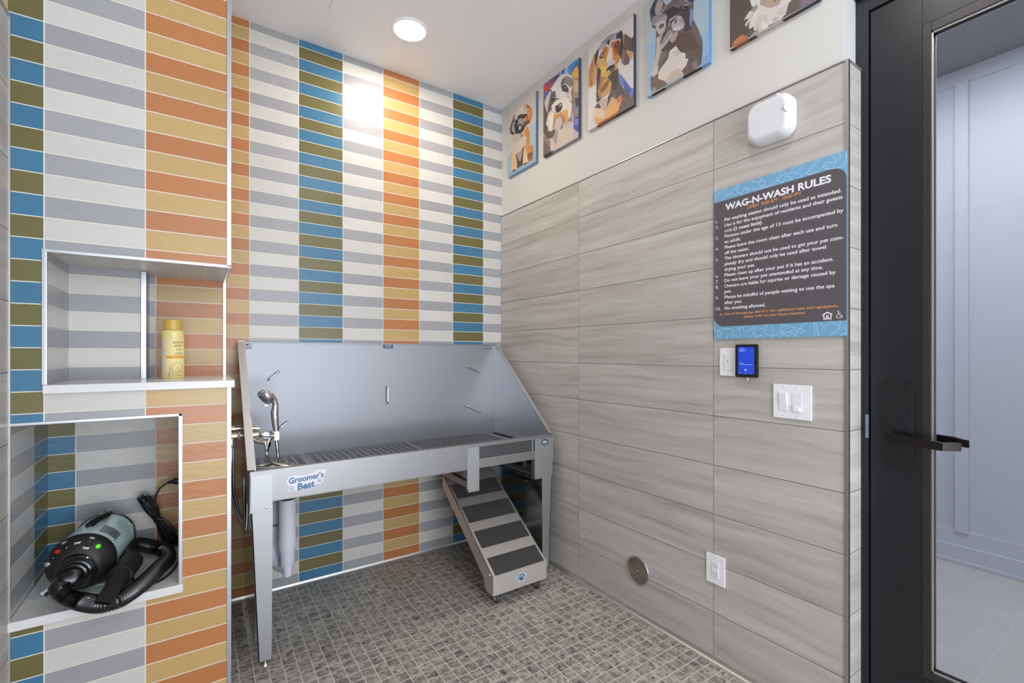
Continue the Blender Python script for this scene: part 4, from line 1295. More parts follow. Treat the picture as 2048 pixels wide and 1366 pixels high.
mb.box((-0.620, TY0 - 0.004, 0.560), (-0.556, TY0 + 0.022, RIM - 0.018), bev=0.0012)
mb.box((-0.628, TY0 - 0.003, 0.575), (-0.620, TY0 + 0.010, 0.79))
mb.build('centre_post', 'steel', tub)
MB().box((-0.205, TY0 + 0.002, 0.730), (-0.193, TY0 + 0.022, RIM - 0.018)).build('apron_stiffener', 'steel', tub)


# grates: strips running both ways leave real slots
def grate(x0, x1, nx, ny=13):
    mb = MB()
    y0, y1 = TY0 + 0.016, TY1 - 0.035
    z0, z1 = PAN - 0.0012, PAN
    mb.box((x0, y0, z0), (x0 + 0.013, y1, z1))
    mb.box((x1 - 0.013, y0, z0), (x1, y1, z1))
    px = (x1 - x0 - 0.026) / nx
    for i in range(1, nx):
        xx = x0 + 0.013 + px * i
        mb.box((xx - 0.0060, y0, z0), (xx + 0.0060, y1, z1))
    ny = int((y1 - y0) / 0.0270)
    py = (y1 - y0) / ny
    for j in range(ny + 1):
        yy = y0 + py * j
        mb.box((x0 + 0.002, yy - 0.0058, z0 + 0.0002), (x1 - 0.002, yy + 0.0058, z1 - 0.0002))
    g = mb.build('grate', 'steel_h', tub)
    return g


grate(-1.575, -1.332, 6)
grate(-1.312, -0.728, 16)
grate(-0.706, -0.150, 15)
MB().box((-1.331, TY0 + 0.015, 0.728), (-1.313, TY1 - 0.008, PAN - 0.001)).build('grate_support', 'steel_h', tub)
MB().box((-0.727, TY0 + 0.015, 0.728), (-0.707, TY1 - 0.008, PAN - 0.001)).build('grate_support', 'steel_h', tub)
MB().box((-0.149, TY0 + 0.015, 0.728), (TX1, TY1 - 0.008, PAN - 0.001)).build('end_shelf', 'steel_h', tub)


# tie loops on the back panel
def loop(p0, p1):
    P0, P1 = Vector((p0[0], TY1 - 0.008, p0[1])), Vector((p1[0], TY1 - 0.008, p1[1]))
    o_ = Vector((0, -0.024, 0))
    d = (P1 - P0).normalized() * 0.012
    pts = [P0, P0 + o_ * 0.7, P0 + o_ + d * 0.5, P0.lerp(P1, 0.5) + o_, P1 + o_ - d * 0.5, P1 + o_ * 0.7, P1]
    pts = smooth_path(pts, 5)
    MB().tube(pts, 0.0042, 10).build('tie_loop', 'chrome', tub)


loop((-1.490, 1.152), (-1.438, 1.196))
loop((-1.440, 0.890), (-1.395, 0.925))
loop((-0.848, 1.095), (-0.848, 0.988))
loop((-0.304, 1.207), (-0.202, 1.160))
loop((-0.300, 0.938), (-0.194, 0.888))
# rivets in the back panel
for x in (-0.66, -0.52, -0.36, -0.10):
    MB().lathe((x, TY1 - 0.008, 0.79), (0, -1, 0), [(0.005, 0), (0.0035, 0.002), (0, 0.0025)], 12).build('rivet', 'steel', tub)

# stickers
def sticker(pts, mat_, lines_, name='sticker', lab=None):
    mb = MB()
    FM = Matrix.Translation((0, TY1 - 0.0082, 0)) @ FRONT
    flat(mb, pts, FM, 0.0006)
    s = mb.build(name, mat_, tub)
    mb = MB()
    for txt, x, y, sz, w in lines_:
        add_text(mb, txt, FM, x, y, sz, w, depth=0.0002, bold=0.02)
    bmesh.ops.translate(mb.bm, vec=(0, -0.0008, 0), verts=mb.bm.verts)
    mb.build('sticker_print', 'text_w', s)
    return s, FM


sticker(rrect(-0.868, 1.321, -0.808, 1.346, 0.003), 'sticker_navy', [('CAUTION', -.862, 1.3375, .0085, .048), ('Do Not Leave', -.857, 1.3315, .0045, .036), ('Pets Unattended', -.862, 1.3255, .0045, .049)])
s, FM = sticker(rrect(-0.156, 1.318, -0.098, 1.345, 0.002), 'sticker_dark', [("Groomer's Best", -.153, 1.3360, .0072, .052), ('SN  NO  MD', -.153, 1.3290, .0052, .050), ('www grooming tubs', -.153, 1.3215, .0050, .052)])
s, FM = sticker(rrect(-1.594, 1.314, -1.568, 1.342, 0.002), 'sticker_dark', [('U.S.A', -1.592, 1.3165, .0085, .022)], lab='flag')
mb = MB()
for k in range(4):
    x0 = -1.5815 if k < 2 else -1.592
    zz = 1.3375 - 0.0034 * k
    flat(mb, [(x0, zz), (-1.570, zz), (-1.570, zz - 0.0017), (x0, zz - 0.0017)], FM, 0.0009)
mb.build('flag_stripes', 'text_w', s)

# round-cornered logo sticker on the apron
LM = Matrix.Translation((0, TY0 - 0.0012, 0)) @ FRONT
lx0, lz0 = -1.488, 0.700
out = [(0.002, .052), (.000, .068), (.010, .084), (.030, .086), (.060, .083), (.090, .085), (.118, .094), (.130, .100), (.140, .096), (.152, .096), (.157, .086), (.150, .072), (.147, .060), (.146, .046), (.136, .034), (.124, .037), (.116, .034), (.100, .028), (.075, .024), (.050, .020), (.036, .020), (.026, .026), (.018, .018), (.006, .026), (.004, .036), (.010, .044)]
out = sp2([(lx0 + a, lz0 - 0.012 + b) for a, b in out + out[:1]], 4)[:-1]
mb = MB()
flat(mb, out, LM, 0.0005)
logo = mb.build('logo_sticker', 'sticker', tub)
mb = MB()
add_text(mb, "Groomer's", LM, lx0 + .009, lz0 + .040, .034, .138, bold=0.025, depth=0.0002, arc=lambda x: 0.013 * ((x - lx0) / .16) ** 1.0 + 0.10 * (x - lx0 - .08) ** 2)
add_text(mb, 'Best', LM, lx0 + .043, lz0 + .010, .039, .068, bold=0.03, depth=0.0002, arc=lambda x: 0.10 * (x - lx0 - .045))
bmesh.ops.translate(mb.bm, vec=(0, -0.0009, 0), verts=mb.bm.verts)
mb.build('logo_lettering', 'text_b', logo)


def paw(mb, cx, cy, r, mtx, w, rot=0.0, mi=0):
    c, s_ = math.cos(rot), math.sin(rot)

    def tr(x, y):
        return (cx + x * c - y * s_, cy + x * s_ + y * c)
    pad = sp2([(-.62, -.45), (-.45, -.75), (0, -.62), (.45, -.75), (.62, -.45), (.35, 0), (0, .12), (-.35, 0), (-.62, -.45)], 4)[:-1]
    flat(mb, [tr(x * r, y * r) for x, y in pad], mtx, w, mi)
    for a, b, q in ((-.78, .12, .25), (-.32, .55, -.0), (.32, .55, 0.0), (.78, .12, -.25)):
        e_ = circle(a * r, b * r, .19 * r, 12, .30 * r, q)
        flat(mb, [tr(x, y) for x, y in e_], mtx, w, mi)


mb = MB()
paw(mb, lx0 + .0185, lz0 + .0225, .012, LM, 0.0009, 0.3)
mb.build('paw_print', 'sticker_grey', logo)
mb = MB()
paw(mb, lx0 + .131, lz0 + .0385, .012, LM, 0.0009, -0.2)
mb.build('paw_print', 'sticker_grey', logo)

# legs
def leg(xo, s, y, f):
    """xo outer edge at the top, s +1 towards the tub centre; y outer face, f +1 towards the tub centre"""
    mb = MB()
    P = [(xo, 0.66), (xo + s * 0.078, 0.66), (xo + s * 0.074, 0.06), (xo + s * 0.0715, 0.028), (xo + s * 0.027, 0.028)]
    mb.prism(P, 'y', y + f * 0.002, y + f * 0.005)
    mb.prism([(y + f * 0.002, 0.66), (y + f * 0.075, 0.66), (y + f * 0.045, 0.028), (y + f * 0.002, 0.028)], 'x', xo + s * 0.0, xo + s * 0.003, mtx=Matrix.Shear('XY', 4, (0, 0)))
    mb.bm.verts.ensure_lookup_table()
    for v in mb.bm.verts[-8:]:
        v.co.x += s * 0.027 * (0.66 - v.co.z) / 0.632
    L = mb.build('leg', 'steel', tub)
    mb = MB()
    cx, cy = xo + s * 0.052, y + f * 0.022
    mb.cyl((cx, cy, 0.0), (cx, cy, 0.010), 0.016, 0.013)
    mb.cyl((cx, cy, 0.008), (cx, cy, 0.034), 0.0055)
    mb.cyl((cx, cy, 0.020), (cx, cy, 0.028), 0.010, seg=6)
    mb.build('levelling_foot', 'nickel', L)


leg(-1.617, 1, TY0, 1)
leg(-0.053, -1, TY0, 1)
leg(-1.612, 1, -0.030, -1)
leg(-0.058, -1, -0.030, -1)
# leg brackets on the front
mb = MB()
mb.prism([(-1.622, RIM - 0.018), (-1.540, RIM - 0.018), (-1.540, 0.682), (-1.540, 0.643), (-1.620, 0.643)], 'y', TY0 - 0.003, TY0 + 0.001, bev=0.0006)
mb.prism([(TY0 - 0.003, RIM), (TY0 + 0.13, 0.66 + 0.10), (TY0 + 0.13, 0.66), (TY0 + 0.075, 0.643), (TY0 - 0.003, 0.643)], 'x', -1.622, -1.619)
br = mb.build('leg_bracket', 'steel', tub)
MB().lathe((-1.562, TY0 - 0.003, 0.658), (0, -1, 0), [(0.0065, 0), (0.0050, 0.003), (0, 0.004)], 16).build('screw', 'chrome', br)
mb = MB()
mb.prism([(-0.187, RIM - 0.018), (-0.050, RIM - 0.018), (-0.050, 0.650), (-0.056, 0.650), (-0.056, 0.575), (-0.140, 0.562), (-0.187, 0.562)], 'y', TY0 - 0.003, TY0 + 0.001, bev=0.0006)
mb.box((-0.187, TY0, 0.562), (-0.184, TY0 + 0.030, 0.70))
br = mb.build('leg_bracket', 'steel', tub)
MB().lathe((-0.120, TY0 - 0.003, 0.669), (0, -1, 0), [(0.0060, 0), (0.0045, 0.003), (0, 0.004)], 16).build('screw', 'chrome', br)
mb = MB()
flat(mb, circle(-0.1135, 0.7715, .0255, 28, .0175), LM, 0.0026)
ad = mb.build('oval_sticker', 'sticker_navy', tub)
mb = MB()
add_text(mb, 'ADA', LM, -0.1320, 0.7685, .0150, .036, bold=0.05, depth=0.0002)
add_text(mb, 'COMPLIANT', LM, -0.1270, 0.7605, .0050, .027, bold=0.02, depth=0.0002)
bmesh.ops.translate(mb.bm, vec=(0, -0.0030, 0), verts=mb.bm.verts)
mb.build('oval_lettering', 'text_w', ad)
# side skirts
for x, s in ((-1.597, -1), (-0.078, 1)):
    MB().prism([(-0.040, 0.03), (-0.040, 0.665), (TY0 + 0.035, 0.665), (TY0 + 0.035, 0.56), (TY0 + 0.055, 0.35), (TY0 + 0.075, 0.03)], 'x', x, x + s * 0.0025).build('side_skirt', 'steel_dark', tub)
# ramp slides
for x0, x1 in ((-0.598, -0.576), (-0.184, -0.162)):
    mb = MB()
    for z0, z1 in ((0.560, 0.564), (0.602, 0.606)):
        mb.box((x0, TY0 + 0.03, z0), (x1, TY1 - 0.03, z1))
    xw = x0 if x0 < -0.4 else x1 - 0.003
    mb.box((xw, TY0 + 0.03, 0.560), (xw + 0.003, TY1 - 0.03, 0.606))
    mb.box((x0 + 0.008, TY0 + 0.05, 0.576), (x1 - 0.006, TY1 - 0.06, 0.592))
    mb.box((x0 + 0.006, TY0 + 0.10, 0.606), (x1 - 0.006, TY0 + 0.13, 0.69))
    mb.box((x0 + 0.006, TY1 - 0.13, 0.606), (x1 - 0.006, TY1 - 0.10, 0.69))
    mb.build('slide_rail', 'steel_h', tub)
MB().box((-0.195, -0.575, 0.524), (-0.160, -0.47, 0.545), bev=0.008).build('latch', 'black_pl', tub)

# ================================================================ RAMP
RX0, RX1 = -0.555, -0.210
ramp = thing('dog_ramp', 'steel dog ramp with dark grip pads under the wash tub', 'ramp', (-0.3825, -0.75, 0.0))
top0, top1 = Vector((0, -0.790, 0.152)), Vector((0, -0.205, 0.5505))
dirr = (top1 - top0).normalized()
nrm = Vector((0, -dirr.z, dirr.y))


def rp(t, h=0.0):
    p = top0 + dirr * t + nrm * h
    return (p.y, p.z)


LT = (top1 - top0).length
mb = MB()
mb.prism([rp(0), rp(LT), rp(LT, -0.004), rp(0, -0.004)], 'x', RX0, RX1)
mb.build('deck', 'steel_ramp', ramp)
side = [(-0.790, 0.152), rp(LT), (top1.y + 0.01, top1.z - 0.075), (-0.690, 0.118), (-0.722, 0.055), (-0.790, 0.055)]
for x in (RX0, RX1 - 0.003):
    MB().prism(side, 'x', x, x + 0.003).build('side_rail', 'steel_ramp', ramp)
mb = MB()
mb.box((RX0, -0.7925, 0.055), (RX1, -0.789, 0.1525), bev=0.001)
fp = mb.build('front_plate', 'steel_ramp', ramp)
FM2 = Matrix.Translation((0, -0.7925, 0)) @ FRONT
mb = MB()
paw(mb, -0.381, 0.108, 0.031, FM2, 0.0005)
ps = mb.build('paw_sticker', 'sticker', fp)
mb = MB()
paw(mb, -0.381, 0.108, 0.025, FM2, 0.0009)
for k, v in enumerate(mb.bm.verts):
    pass
mb.build('paw_sticker_print', 'text_b', fp)
mb = MB()
flat(mb, [(-0.346, 0.066), (-0.337, 0.066), (-0.3415, 0.076)], FM2, 0.0005)
mb.build('small_sticker', 'sticker_grey', fp)
for a, b in ((0.004, 0.106), (0.168, 0.276), (0.335, 0.446), (0.507, 0.617)):
    mb = MB()
    mb.prism([rp(a), rp(b), rp(b, 0.0018), rp(a, 0.0018)], 'x', RX0 + 0.016, RX1 - 0.014)
    mb.build('grip_pad', 'mat_grit', ramp)
MB().lathe((RX0, -0.755, 0.150), (-1, 0, 0), [(0.007, 0), (0.006, 0.003), (0, 0.004)], 14).build('pivot_bolt', 'chrome', ramp)
for x in (-0.520, -0.255):
    y = -0.762
    mb = MB()
    mb.tube([(x, y, 0.025 + 0.0)] * 1 + [(x, y, 0.025)], 0.001) if False else None
    mb.lathe((x - 0.0095, y, 0.0262), (1, 0, 0), [(0, 0), (0.017, 0), (0.0235, 0.002), (0.026, 0.0055), (0.026, 0.0135), (0.0235, 0.017), (0.017, 0.019), (0, 0.019)], 28)
    w = mb.build('caster', 'rubber', ramp)
    MB().lathe((x - 0.0105, y, 0.0262), (1, 0, 0), [(0, 0), (0.014, 0), (0.0145, 0.002), (0.0145, 0.020), (0.014, 0.021), (0, 0.021)], 20).build('wheel_hub', 'nickel', w)
    mb = MB()
    for dx in (-0.0125, 0.0105):
        mb.prism([(y - 0.007, 0.018), (y + 0.007, 0.018), (y + 0.018, 0.054), (y - 0.014, 0.054)], 'x', x + dx, x + dx + 0.002)
    mb.box((x - 0.0145, y - 0.016, 0.052), (x + 0.0145, y + 0.020, 0.056))
    mb.cyl((x - 0.014, y, 0.0262), (x + 0.014, y, 0.0262), 0.004, seg=10)
    mb.build('caster_fork', 'nickel', w)

# ================================================================ DRAIN TRAP
trap = thing('drain_trap', 'white plastic drain trap hanging under the left end of the tub', 'drain pipe', (-1.445, -0.35, 0.237))
mb = MB()
mb.lathe((-1.443, -0.35, 0.595), (0, 0, -1), [(0.034, 0.0), (0.0395, 0.001), (0.0395, 0.030), (0.0385, 0.16), (0.041, 0.20), (0.042, 0.222), (0.038, 0.236), (0.034, 0.262), (0.030, 0.280)], 40)
mb.tube(smooth_path([(-1.443, -0.35, 0.345), (-1.441, -0.345, 0.300), (-1.445, -0.325, 0.268), (-1.462, -0.295, 0.262), (-1.484, -0.262, 0.285), (-1.492, -0.245, 0.33), (-1.492, -0.24, 0.40)], 6), lambda i, s: 0.034 - 0.0001 * i, 28)
mb.cyl((-1.4415, -0.348, 0.225), (-1.4415, -0.348, 0.285), 0.0200, 0.026)
mb.build('trap_cover', 'pvc', trap)
mb = MB()
mb.cyl((-1.492, -0.24, 0.36), (-1.492, -0.24, 0.56), 0.030)
mb.cyl((-1.492, -0.24, 0.445), (-1.492, -0.24, 0.455), 0.032, mi=1)
mb.tube(smooth_path([(-1.492, -0.24, 0.55), (-1.492, -0.225, 0.585), (-1.492, -0.19, 0.60), (-1.492, -0.10, 0.60), (-1.492, -0.0, 0.60)], 6), 0.028, 24)
mb.build('waste_arm', ['pvc', 'grey_ln'], trap)
mb = MB()
mb.cyl((-1.443, -0.35, 0.57), (-1.443, -0.35, 0.687), 0.0185, mi=0)
mb.cyl((-1.443, -0.35, 0.630), (-1.443, -0.35, 0.650), 0.028, seg=8)
mb.build('tailpiece', 'chrome', trap)

# ================================================================ FAUCET, SHOWER AND HOSES
fy = -0.385
fau = thing('shower_faucet', 'chrome shower faucet mixer through the left side of the tub', 'faucet', (-1.60, fy, 0.92))
mb = MB()
mb.cyl((-1.672, fy, 0.922), (-1.604, fy, 0.922), 0.0100)
mb.cyl((-1.680, fy, 0.922), (-1.655, fy, 0.922), 0.017, seg=20)
mb.cyl((-1.650, fy, 0.922), (-1.640, fy, 0.922), 0.016, seg=6)
mb.cyl((-1.672, fy - 0.0, 0.922), (-1.672, fy, 0.875), 0.0135)
mb.cyl((-1.672, fy, 0.885), (-1.672, fy, 0.872), 0.017, seg=6)
mb.cyl((-1.672, fy + 0.06, 0.945), (-1.604, fy + 0.06, 0.945), 0.0095)
mb.cyl((-1.680, fy + 0.06, 0.945), (-1.658, fy + 0.06, 0.945), 0.0155)
mb.cyl((-1.672, fy + 0.06, 0.945), (-1.672, fy + 0.06, 0.87), 0.0120)
mb.build('inlet_pipe', 'nickel', fau)
mb = MB()
mb.lathe((-1.6, fy, 0.920), (1, 0, 0), [(0.026, 0.0), (0.026, 0.004), (0.018, 0.006), (0.018, 0.020), (0.020, 0.024), (0.019, 0.034), (0.014, 0.040), (0.012, 0.045), (0, 0.045)], 28)
mb.lathe((-1.6, fy + 0.06, 0.940), (1, 0, 0), [(0.024, 0.0), (0.024, 0.004), (0.017, 0.006), (0.017, 0.026), (0, 0.028)], 24)
mb.build('valve_body', 'nickel', fau)
mb = MB()
mb.prism([(-1.590, 0.946), (-1.562, 0.946), (-1.560, 0.953), (-1.590, 0.954)], 'y', fy - 0.012, fy + 0.006, bev=0.002)
mb.build('lever', 'nickel', fau)
mb = MB()
mb.tube(smooth_path([(-1.586, fy, 0.902), (-1.578, fy - 0.01, 0.892), (-1.560, fy - 0.022, 0.886), (-1.542, fy - 0.030, 0.884)], 5), lambda i, s: 0.0065 + 0.00015 * i, 10)
mb.build('lever', 'nickel', fau)
mb = MB()
mb.cyl((-1.557, fy, 0.919), (-1.522, fy, 0.912), 0.010)
for k in range(6):
    a = 2 * PI * k / 6
    d = Vector((0, math.cos(a), math.sin(a)))
    mb.cyl(Vector((-1.548, fy, 0.916)) + d * 0.013, Vector((-1.526, fy, 0.911)) + d * 0.013, 0.0072, seg=10)
mb.cyl((-1.549, fy, 0.916), (-1.525, fy, 0.911), 0.0165, seg=20)
mb.build('knurled_nut', 'silver', fau)
mb = MB()
mb.lathe((-1.522, fy, 0.908), (0.9, -0.1, 0.05), [(0.008, -0.006), (0.013, 0), (0.0135, 0.014), (0.009, 0.018)], 20)
mb.cyl((-1.516, fy, 0.908), (-1.530, fy, 0.876), 0.0095)
mb.cyl((-1.526, fy, 0.884), (-1.532, fy, 0.860), 0.0135, seg=8)
mb.cyl((-1.531, fy, 0.864), (-1.534, fy, 0.838), 0.0095)
mb.prism(rrect(-1.506, 0.885, -1.482, 0.930, 0.006, 4), 'y', fy - 0.018, fy + 0.012, bev=0.003)
mb.cyl((-1.516, fy + 0.002, 0.925), (-1.495, fy + 0.012, 0.935), 0.007)
mb.build('diverter_with_holder', 'chrome', fau)
# hand shower
sh = thing('hand_shower', 'chrome hand shower head standing in the faucet holder inside the tub', 'shower head', (-1.494, fy - 0.005, 0.88))
hand = smooth_path([(-1.4945, fy - 0.003, 0.886), (-1.4955, fy - 0.003, 0.930), (-1.5000, fy - 0.002, 0.985), (-1.5015, fy - 0.002, 1.020), (-1.4990, fy - 0.003, 1.050), (-1.5050, fy - 0.008, 1.078), (-1.520, fy - 0.016, 1.098)], 8)
prof_r = [0.0110, 0.0125, 0.0160, 0.0165, 0.0135, 0.0120, 0.0140]


def hr(i, s):
    t = i / (len(hand) - 1) * (len(prof_r) - 1)
    a = int(min(t, len(prof_r) - 2))
    return prof_r[a] + (prof_r[a + 1] - prof_r[a]) * (t - a)


MB().tube(hand, hr, 20).build('handle', 'chrome', sh)
hc = Vector((-1.541, fy - 0.030, 1.094))
hax = Vector((-0.72, -0.34, -0.60)).normalized()
mb = MB()
mb.lathe(hc - hax * 0.024, hax, [(0, 0), (0.016, 0.001), (0.030, 0.007), (0.0365, 0.017), (0.0375, 0.026), (0.0355, 0.033)], 36)
mb.build('shower_head', 'chrome', sh)
mb = MB()
mb.lathe(hc - hax * 0.024, hax, [(0.0355, 0.033), (0.034, 0.037), (0.020, 0.037), (0.018, 0.0385), (0, 0.0385)], 36)
fpl = mb.build('spray_face', 'grey_ln', sh)
for k in range(12):
    a = 2 * PI * k / 12
    s_ = hax.orthogonal().normalized()
    t_ = hax.cross(s_)
    p = hc + hax * 0.013 + (s_ * math.cos(a) + t_ * math.sin(a)) * 0.027
    MB().cyl(p, p + hax * 0.003, 0.0022, 0.0015, seg=8).build('nozzle', 'silver', fpl)
MB().box((-1.549, fy - 0.034, 1.048), (-1.531, fy - 0.022, 1.060), bev=0.003).build('selector_tab', 'silver', sh)
# braided hose: from the diverter, coiled on the grate, up to the handle
zt = PAN + 0.014
hp_ = [(-1.534, fy, 0.845), (-1.532, fy - 0.002, 0.815), (-1.518, fy + 0.010, 0.790), (-1.490, fy + 0.012, 0.772), (-1.455, fy + 0.010, 0.758), (-1.418, -0.385, zt + 0.004), (-1.398, -0.430, zt), (-1.420, -0.462, zt), (-1.49, -0.470, zt), (-1.560, -0.480, zt), (-1.588, -0.440, zt), (-1.570, -0.380, zt),
       (-1.51, -0.345, zt + .004), (-1.45, -0.350, zt + .012), (-1.420, -0.395, zt + .014), (-1.455, -0.420, zt + .014), (-1.52, -0.405, zt + .014), (-1.578, -0.365, zt + .012), (-1.585, -0.310, zt + .006), (-1.55, -0.270, zt), (-1.51, -0.280, zt + 0.006),
       (-1.488, -0.330, zt + 0.020), (-1.486, fy, 0.79), (-1.489, fy - 0.003, 0.83), (-1.4945, fy - 0.003, 0.889)]
mb = MB()
hp2 = resample(smooth_path(hp_, 8), 0.004)
mb.tube(hp2, lambda i, s: 0.0076 if i % 2 else 0.0070, 10)
o = mb.build('shower_hose', 'hose_metal', origin=(-1.50, -0.43, PAN))
tag(o, 'grey flexible shower hose coiled on the grate inside the tub', 'hose')
# supply hoses outside the tub
for k, (dx, dy, zb) in enumerate(((0, 0.0, 0.455), (0.010, 0.012, 0.475))):
    mb = MB()
    pts = [(-1.672 + dx, fy + dy * 5, 0.872), (-1.673 + dx, fy + dy * 5, 0.78), (-1.672 + dx, -0.33 + dy, 0.68), (-1.660 + dx, -0.31 + dy, 0.60), (-1.638 + dx * .6, -0.30 + dy, 0.53), (-1.618 + dx * .4, -0.295 + dy, zb + 0.01), (-1.612 + dx * .3, -0.29 + dy, zb), (-1.608, -0.285 + dy, zb + 0.015), (-1.604, -0.27 + dy, 0.53), (-1.603, -0.26 + dy, 0.57)]
    mb.tube(smooth_path(pts, 8), 0.0052, 10)
    o = mb.build('supply_hose', 'hose_metal', origin=(-1.64, -0.30, zb))
    tag(o, 'grey water supply hose hanging beside the tub, %s of the two' % ('lower' if k == 0 else 'upper'), 'hose', 'supply hoses left of the tub')

# ================================================================ SHAMPOO BOTTLE
bx, by, bz = -1.873, -0.640, 1.197
bot = thing('shampoo_bottle', 'pale yellow shampoo bottle with a darker yellow cap in the upper niche', 'bottle', (bx, by, bz))


def oval_loft(mb, prof, a_, b_, seg=40, mi=0):
    b = mb.bm
    rings = []
    for k, z in prof:
        rings.append([b.verts.new((bx + a_ * k * math.cos(2 * PI * i / seg), by + b_ * k * math.sin(2 * PI * i / seg), bz + z)) for i in range(seg)])
    for A, B in zip(rings, rings[1:]):
        for i in range(seg):
            f = b.faces.new([A[i], A[(i + 1) % seg], B[(i + 1) % seg], B[i]])
            f.material_index = mi
    b.faces.new(rings[0])
    b.faces.new(rings[-1])


BA, BB = 0.0350, 0.0270
mb = MB()
oval_loft(mb, [(0.90, 0.0), (0.98, 0.003), (1.0, 0.008), (1.0, 0.168), (0.985, 0.175), (0.93, 0.180), (0.74, 0.183), (0.70, 0.186)], BA, BB)
body = mb.build('body', 'yellow', bot)
mb = MB()
oval_loft(mb, [(1.0, 0.1845), (1.02, 0.188), (0.99, 0.216), (0.96, 0.220)], 0.0265, 0.0245)
mb.build('cap', 'yellow_cap', bot)


def wrap(ang, z, off=0.0004):
    """point on the bottle wall; ang measured from the -Y side towards +X"""
    a = math.radians(ang)
    return Vector((bx + (BA + off) * math.sin(a), by - (BB + off) * math.cos(a), bz + z))


def wrap_patch(mb, a0, a1, z0, z1, off=0.0004, n=8, mi=0):
    for k in range(n):
        p, q = a0 + (a1 - a0) * k / n, a0 + (a1 - a0) * (k + 1) / n
        mb.poly([wrap(p, z0, off), wrap(q, z0, off), wrap(q, z1, off), wrap(p, z1, off)], mi)


mb = MB()
wrap_patch(mb, -62, -33, 0.012, 0.150)
mb.build('back_label', 'label_w', body)
mb = MB()
wrap_patch(mb, -33, 62, 0.010, 0.076)
wrap_patch(mb, -33, 62, 0.086, 0.150)
fl = mb.build('front_label', 'label_y', body)
mb = MB()
wrap_patch(mb, -33, 62, 0.076, 0.086, 0.0005)
mb.build('label_band', 'label_o', body)


def wrap_mesh(mb, a0, off):
    """bend flat text (x metres along wall, y height) around the bottle"""
    for v in mb.bm.verts:
        ang = a0 + math.degrees(v.co.x / 0.031)
        p = wrap(ang, v.co.y, off + v.co.z)
        v.co = p


mb = MB()
I4 = Matrix.Identity(4)
add_text(mb, "BURT'S", I4, 0.0, 0.1310, 0.0120, 0.030, bold=0.0, depth=0.0002)
add_text(mb, 'BEES', I4, 0.0040, 0.1190, 0.0120, 0.022, depth=0.0002)
add_text(mb, 'for dogs', I4, 0.0080, 0.1075, 0.0075, 0.015, depth=0.0002, shear=0.2)
add_text(mb, 'oatmeal', I4, 0.0060, 0.0955, 0.0060, 0.018, depth=0.0002)
add_text(mb, 'SHAMPOO', I4, 0.0040, 0.0890, 0.0050, 0.022, depth=0.0002)
wrap_mesh(mb, 3, 0.0007)
mb.build('label_lettering', 'ink', fl)
# line drawing of a retriever's head on the label
dog = [
    [(.004, .010), (.002, .022), (.006, .034), (.004, .042), (.006, .052), (.012, .056), (.018, .061), (.026, .062), (.033, .058), (.037, .054), (.041, .050), (.041, .038), (.038, .030)],
    [(.006, .052), (.004, .044), (.005, .036), (.010, .034), (.012, .042), (.012, .052)], [(.036, .055), (.037, .045), (.041, .040)],
    [(.012, .045), (.011, .036), (.016, .029), (.022, .024), (.028, .022), (.033, .026), (.036, .034)],
    [(.017, .033), (.023, .029), (.030, .031), (.034, .035)], [(.024, .028), (.027, .024), (.031, .026), (.031, .031)],
    [(.016, .049), (.019, .051), (.021, .048)], [(.028, .050), (.031, .051), (.033, .048)],
    [(.024, .040), (.028, .042), (.031, .040), (.029, .037), (.025, .037), (.024, .040)], [(.027, .037), (.026, .033)],
    [(-.004, .010), (.002, .020), (.010, .028), (.016, .029)], [(.001, .010), (.008, .020), (.016, .022)], [(.008, .010), (.014, .018), (.022, .019)],
    [(.014, .010), (.021, .015), (.030, .016)], [(.022, .010), (.029, .013), (.038, .013)], [(.036, .030), (.040, .022), (.043, .010)], [(.012, .058), (.018, .054), (.024, .057)], [(.030, .010), (.036, .018), (.038, .028)],
]
mb = MB()
for st in dog:
    ribbon(mb, sp2(st, 5), 0.0007, I4, 0.0, depth=0.0)
wrap_mesh(mb, -22, 0.0008)
mb.build('dog_drawing', 'ink', fl)
mb = MB()
for k in range(18):
    z = 0.142 - k * 0.0062
    w_ = (0.011, 0.014, 0.009, 0.013)[k % 4]
    ribbon(mb, [(0, z), (w_ * .5, z), (w_, z)], 0.0008, I4, 0.0, depth=0.0)
wrap_mesh(mb, -60, 0.0008)
mb.build('back_label_lines', 'sticker_grey', body)

# ================================================================ DOG DRYER
SZ = 0.512
cf, cb = Vector((-2.108, -0.748, 0.612)), Vector((-2.079, -0.530, 0.612))
ax = (cf - cb).normalized()
R = 0.0860
sid = Vector((-ax.y, ax.x, 0))     # points to image right (+X side)
if sid.x < 0:
    sid = -sid
up = Vector((0, 0, 1))


def cylp(t, ang, r=R):
    """t distance from the back; ang degrees from the top towards +X side"""
    a = math.radians(ang)
    return cb + ax * t + (up * math.cos(a) + sid * math.sin(a)) * r


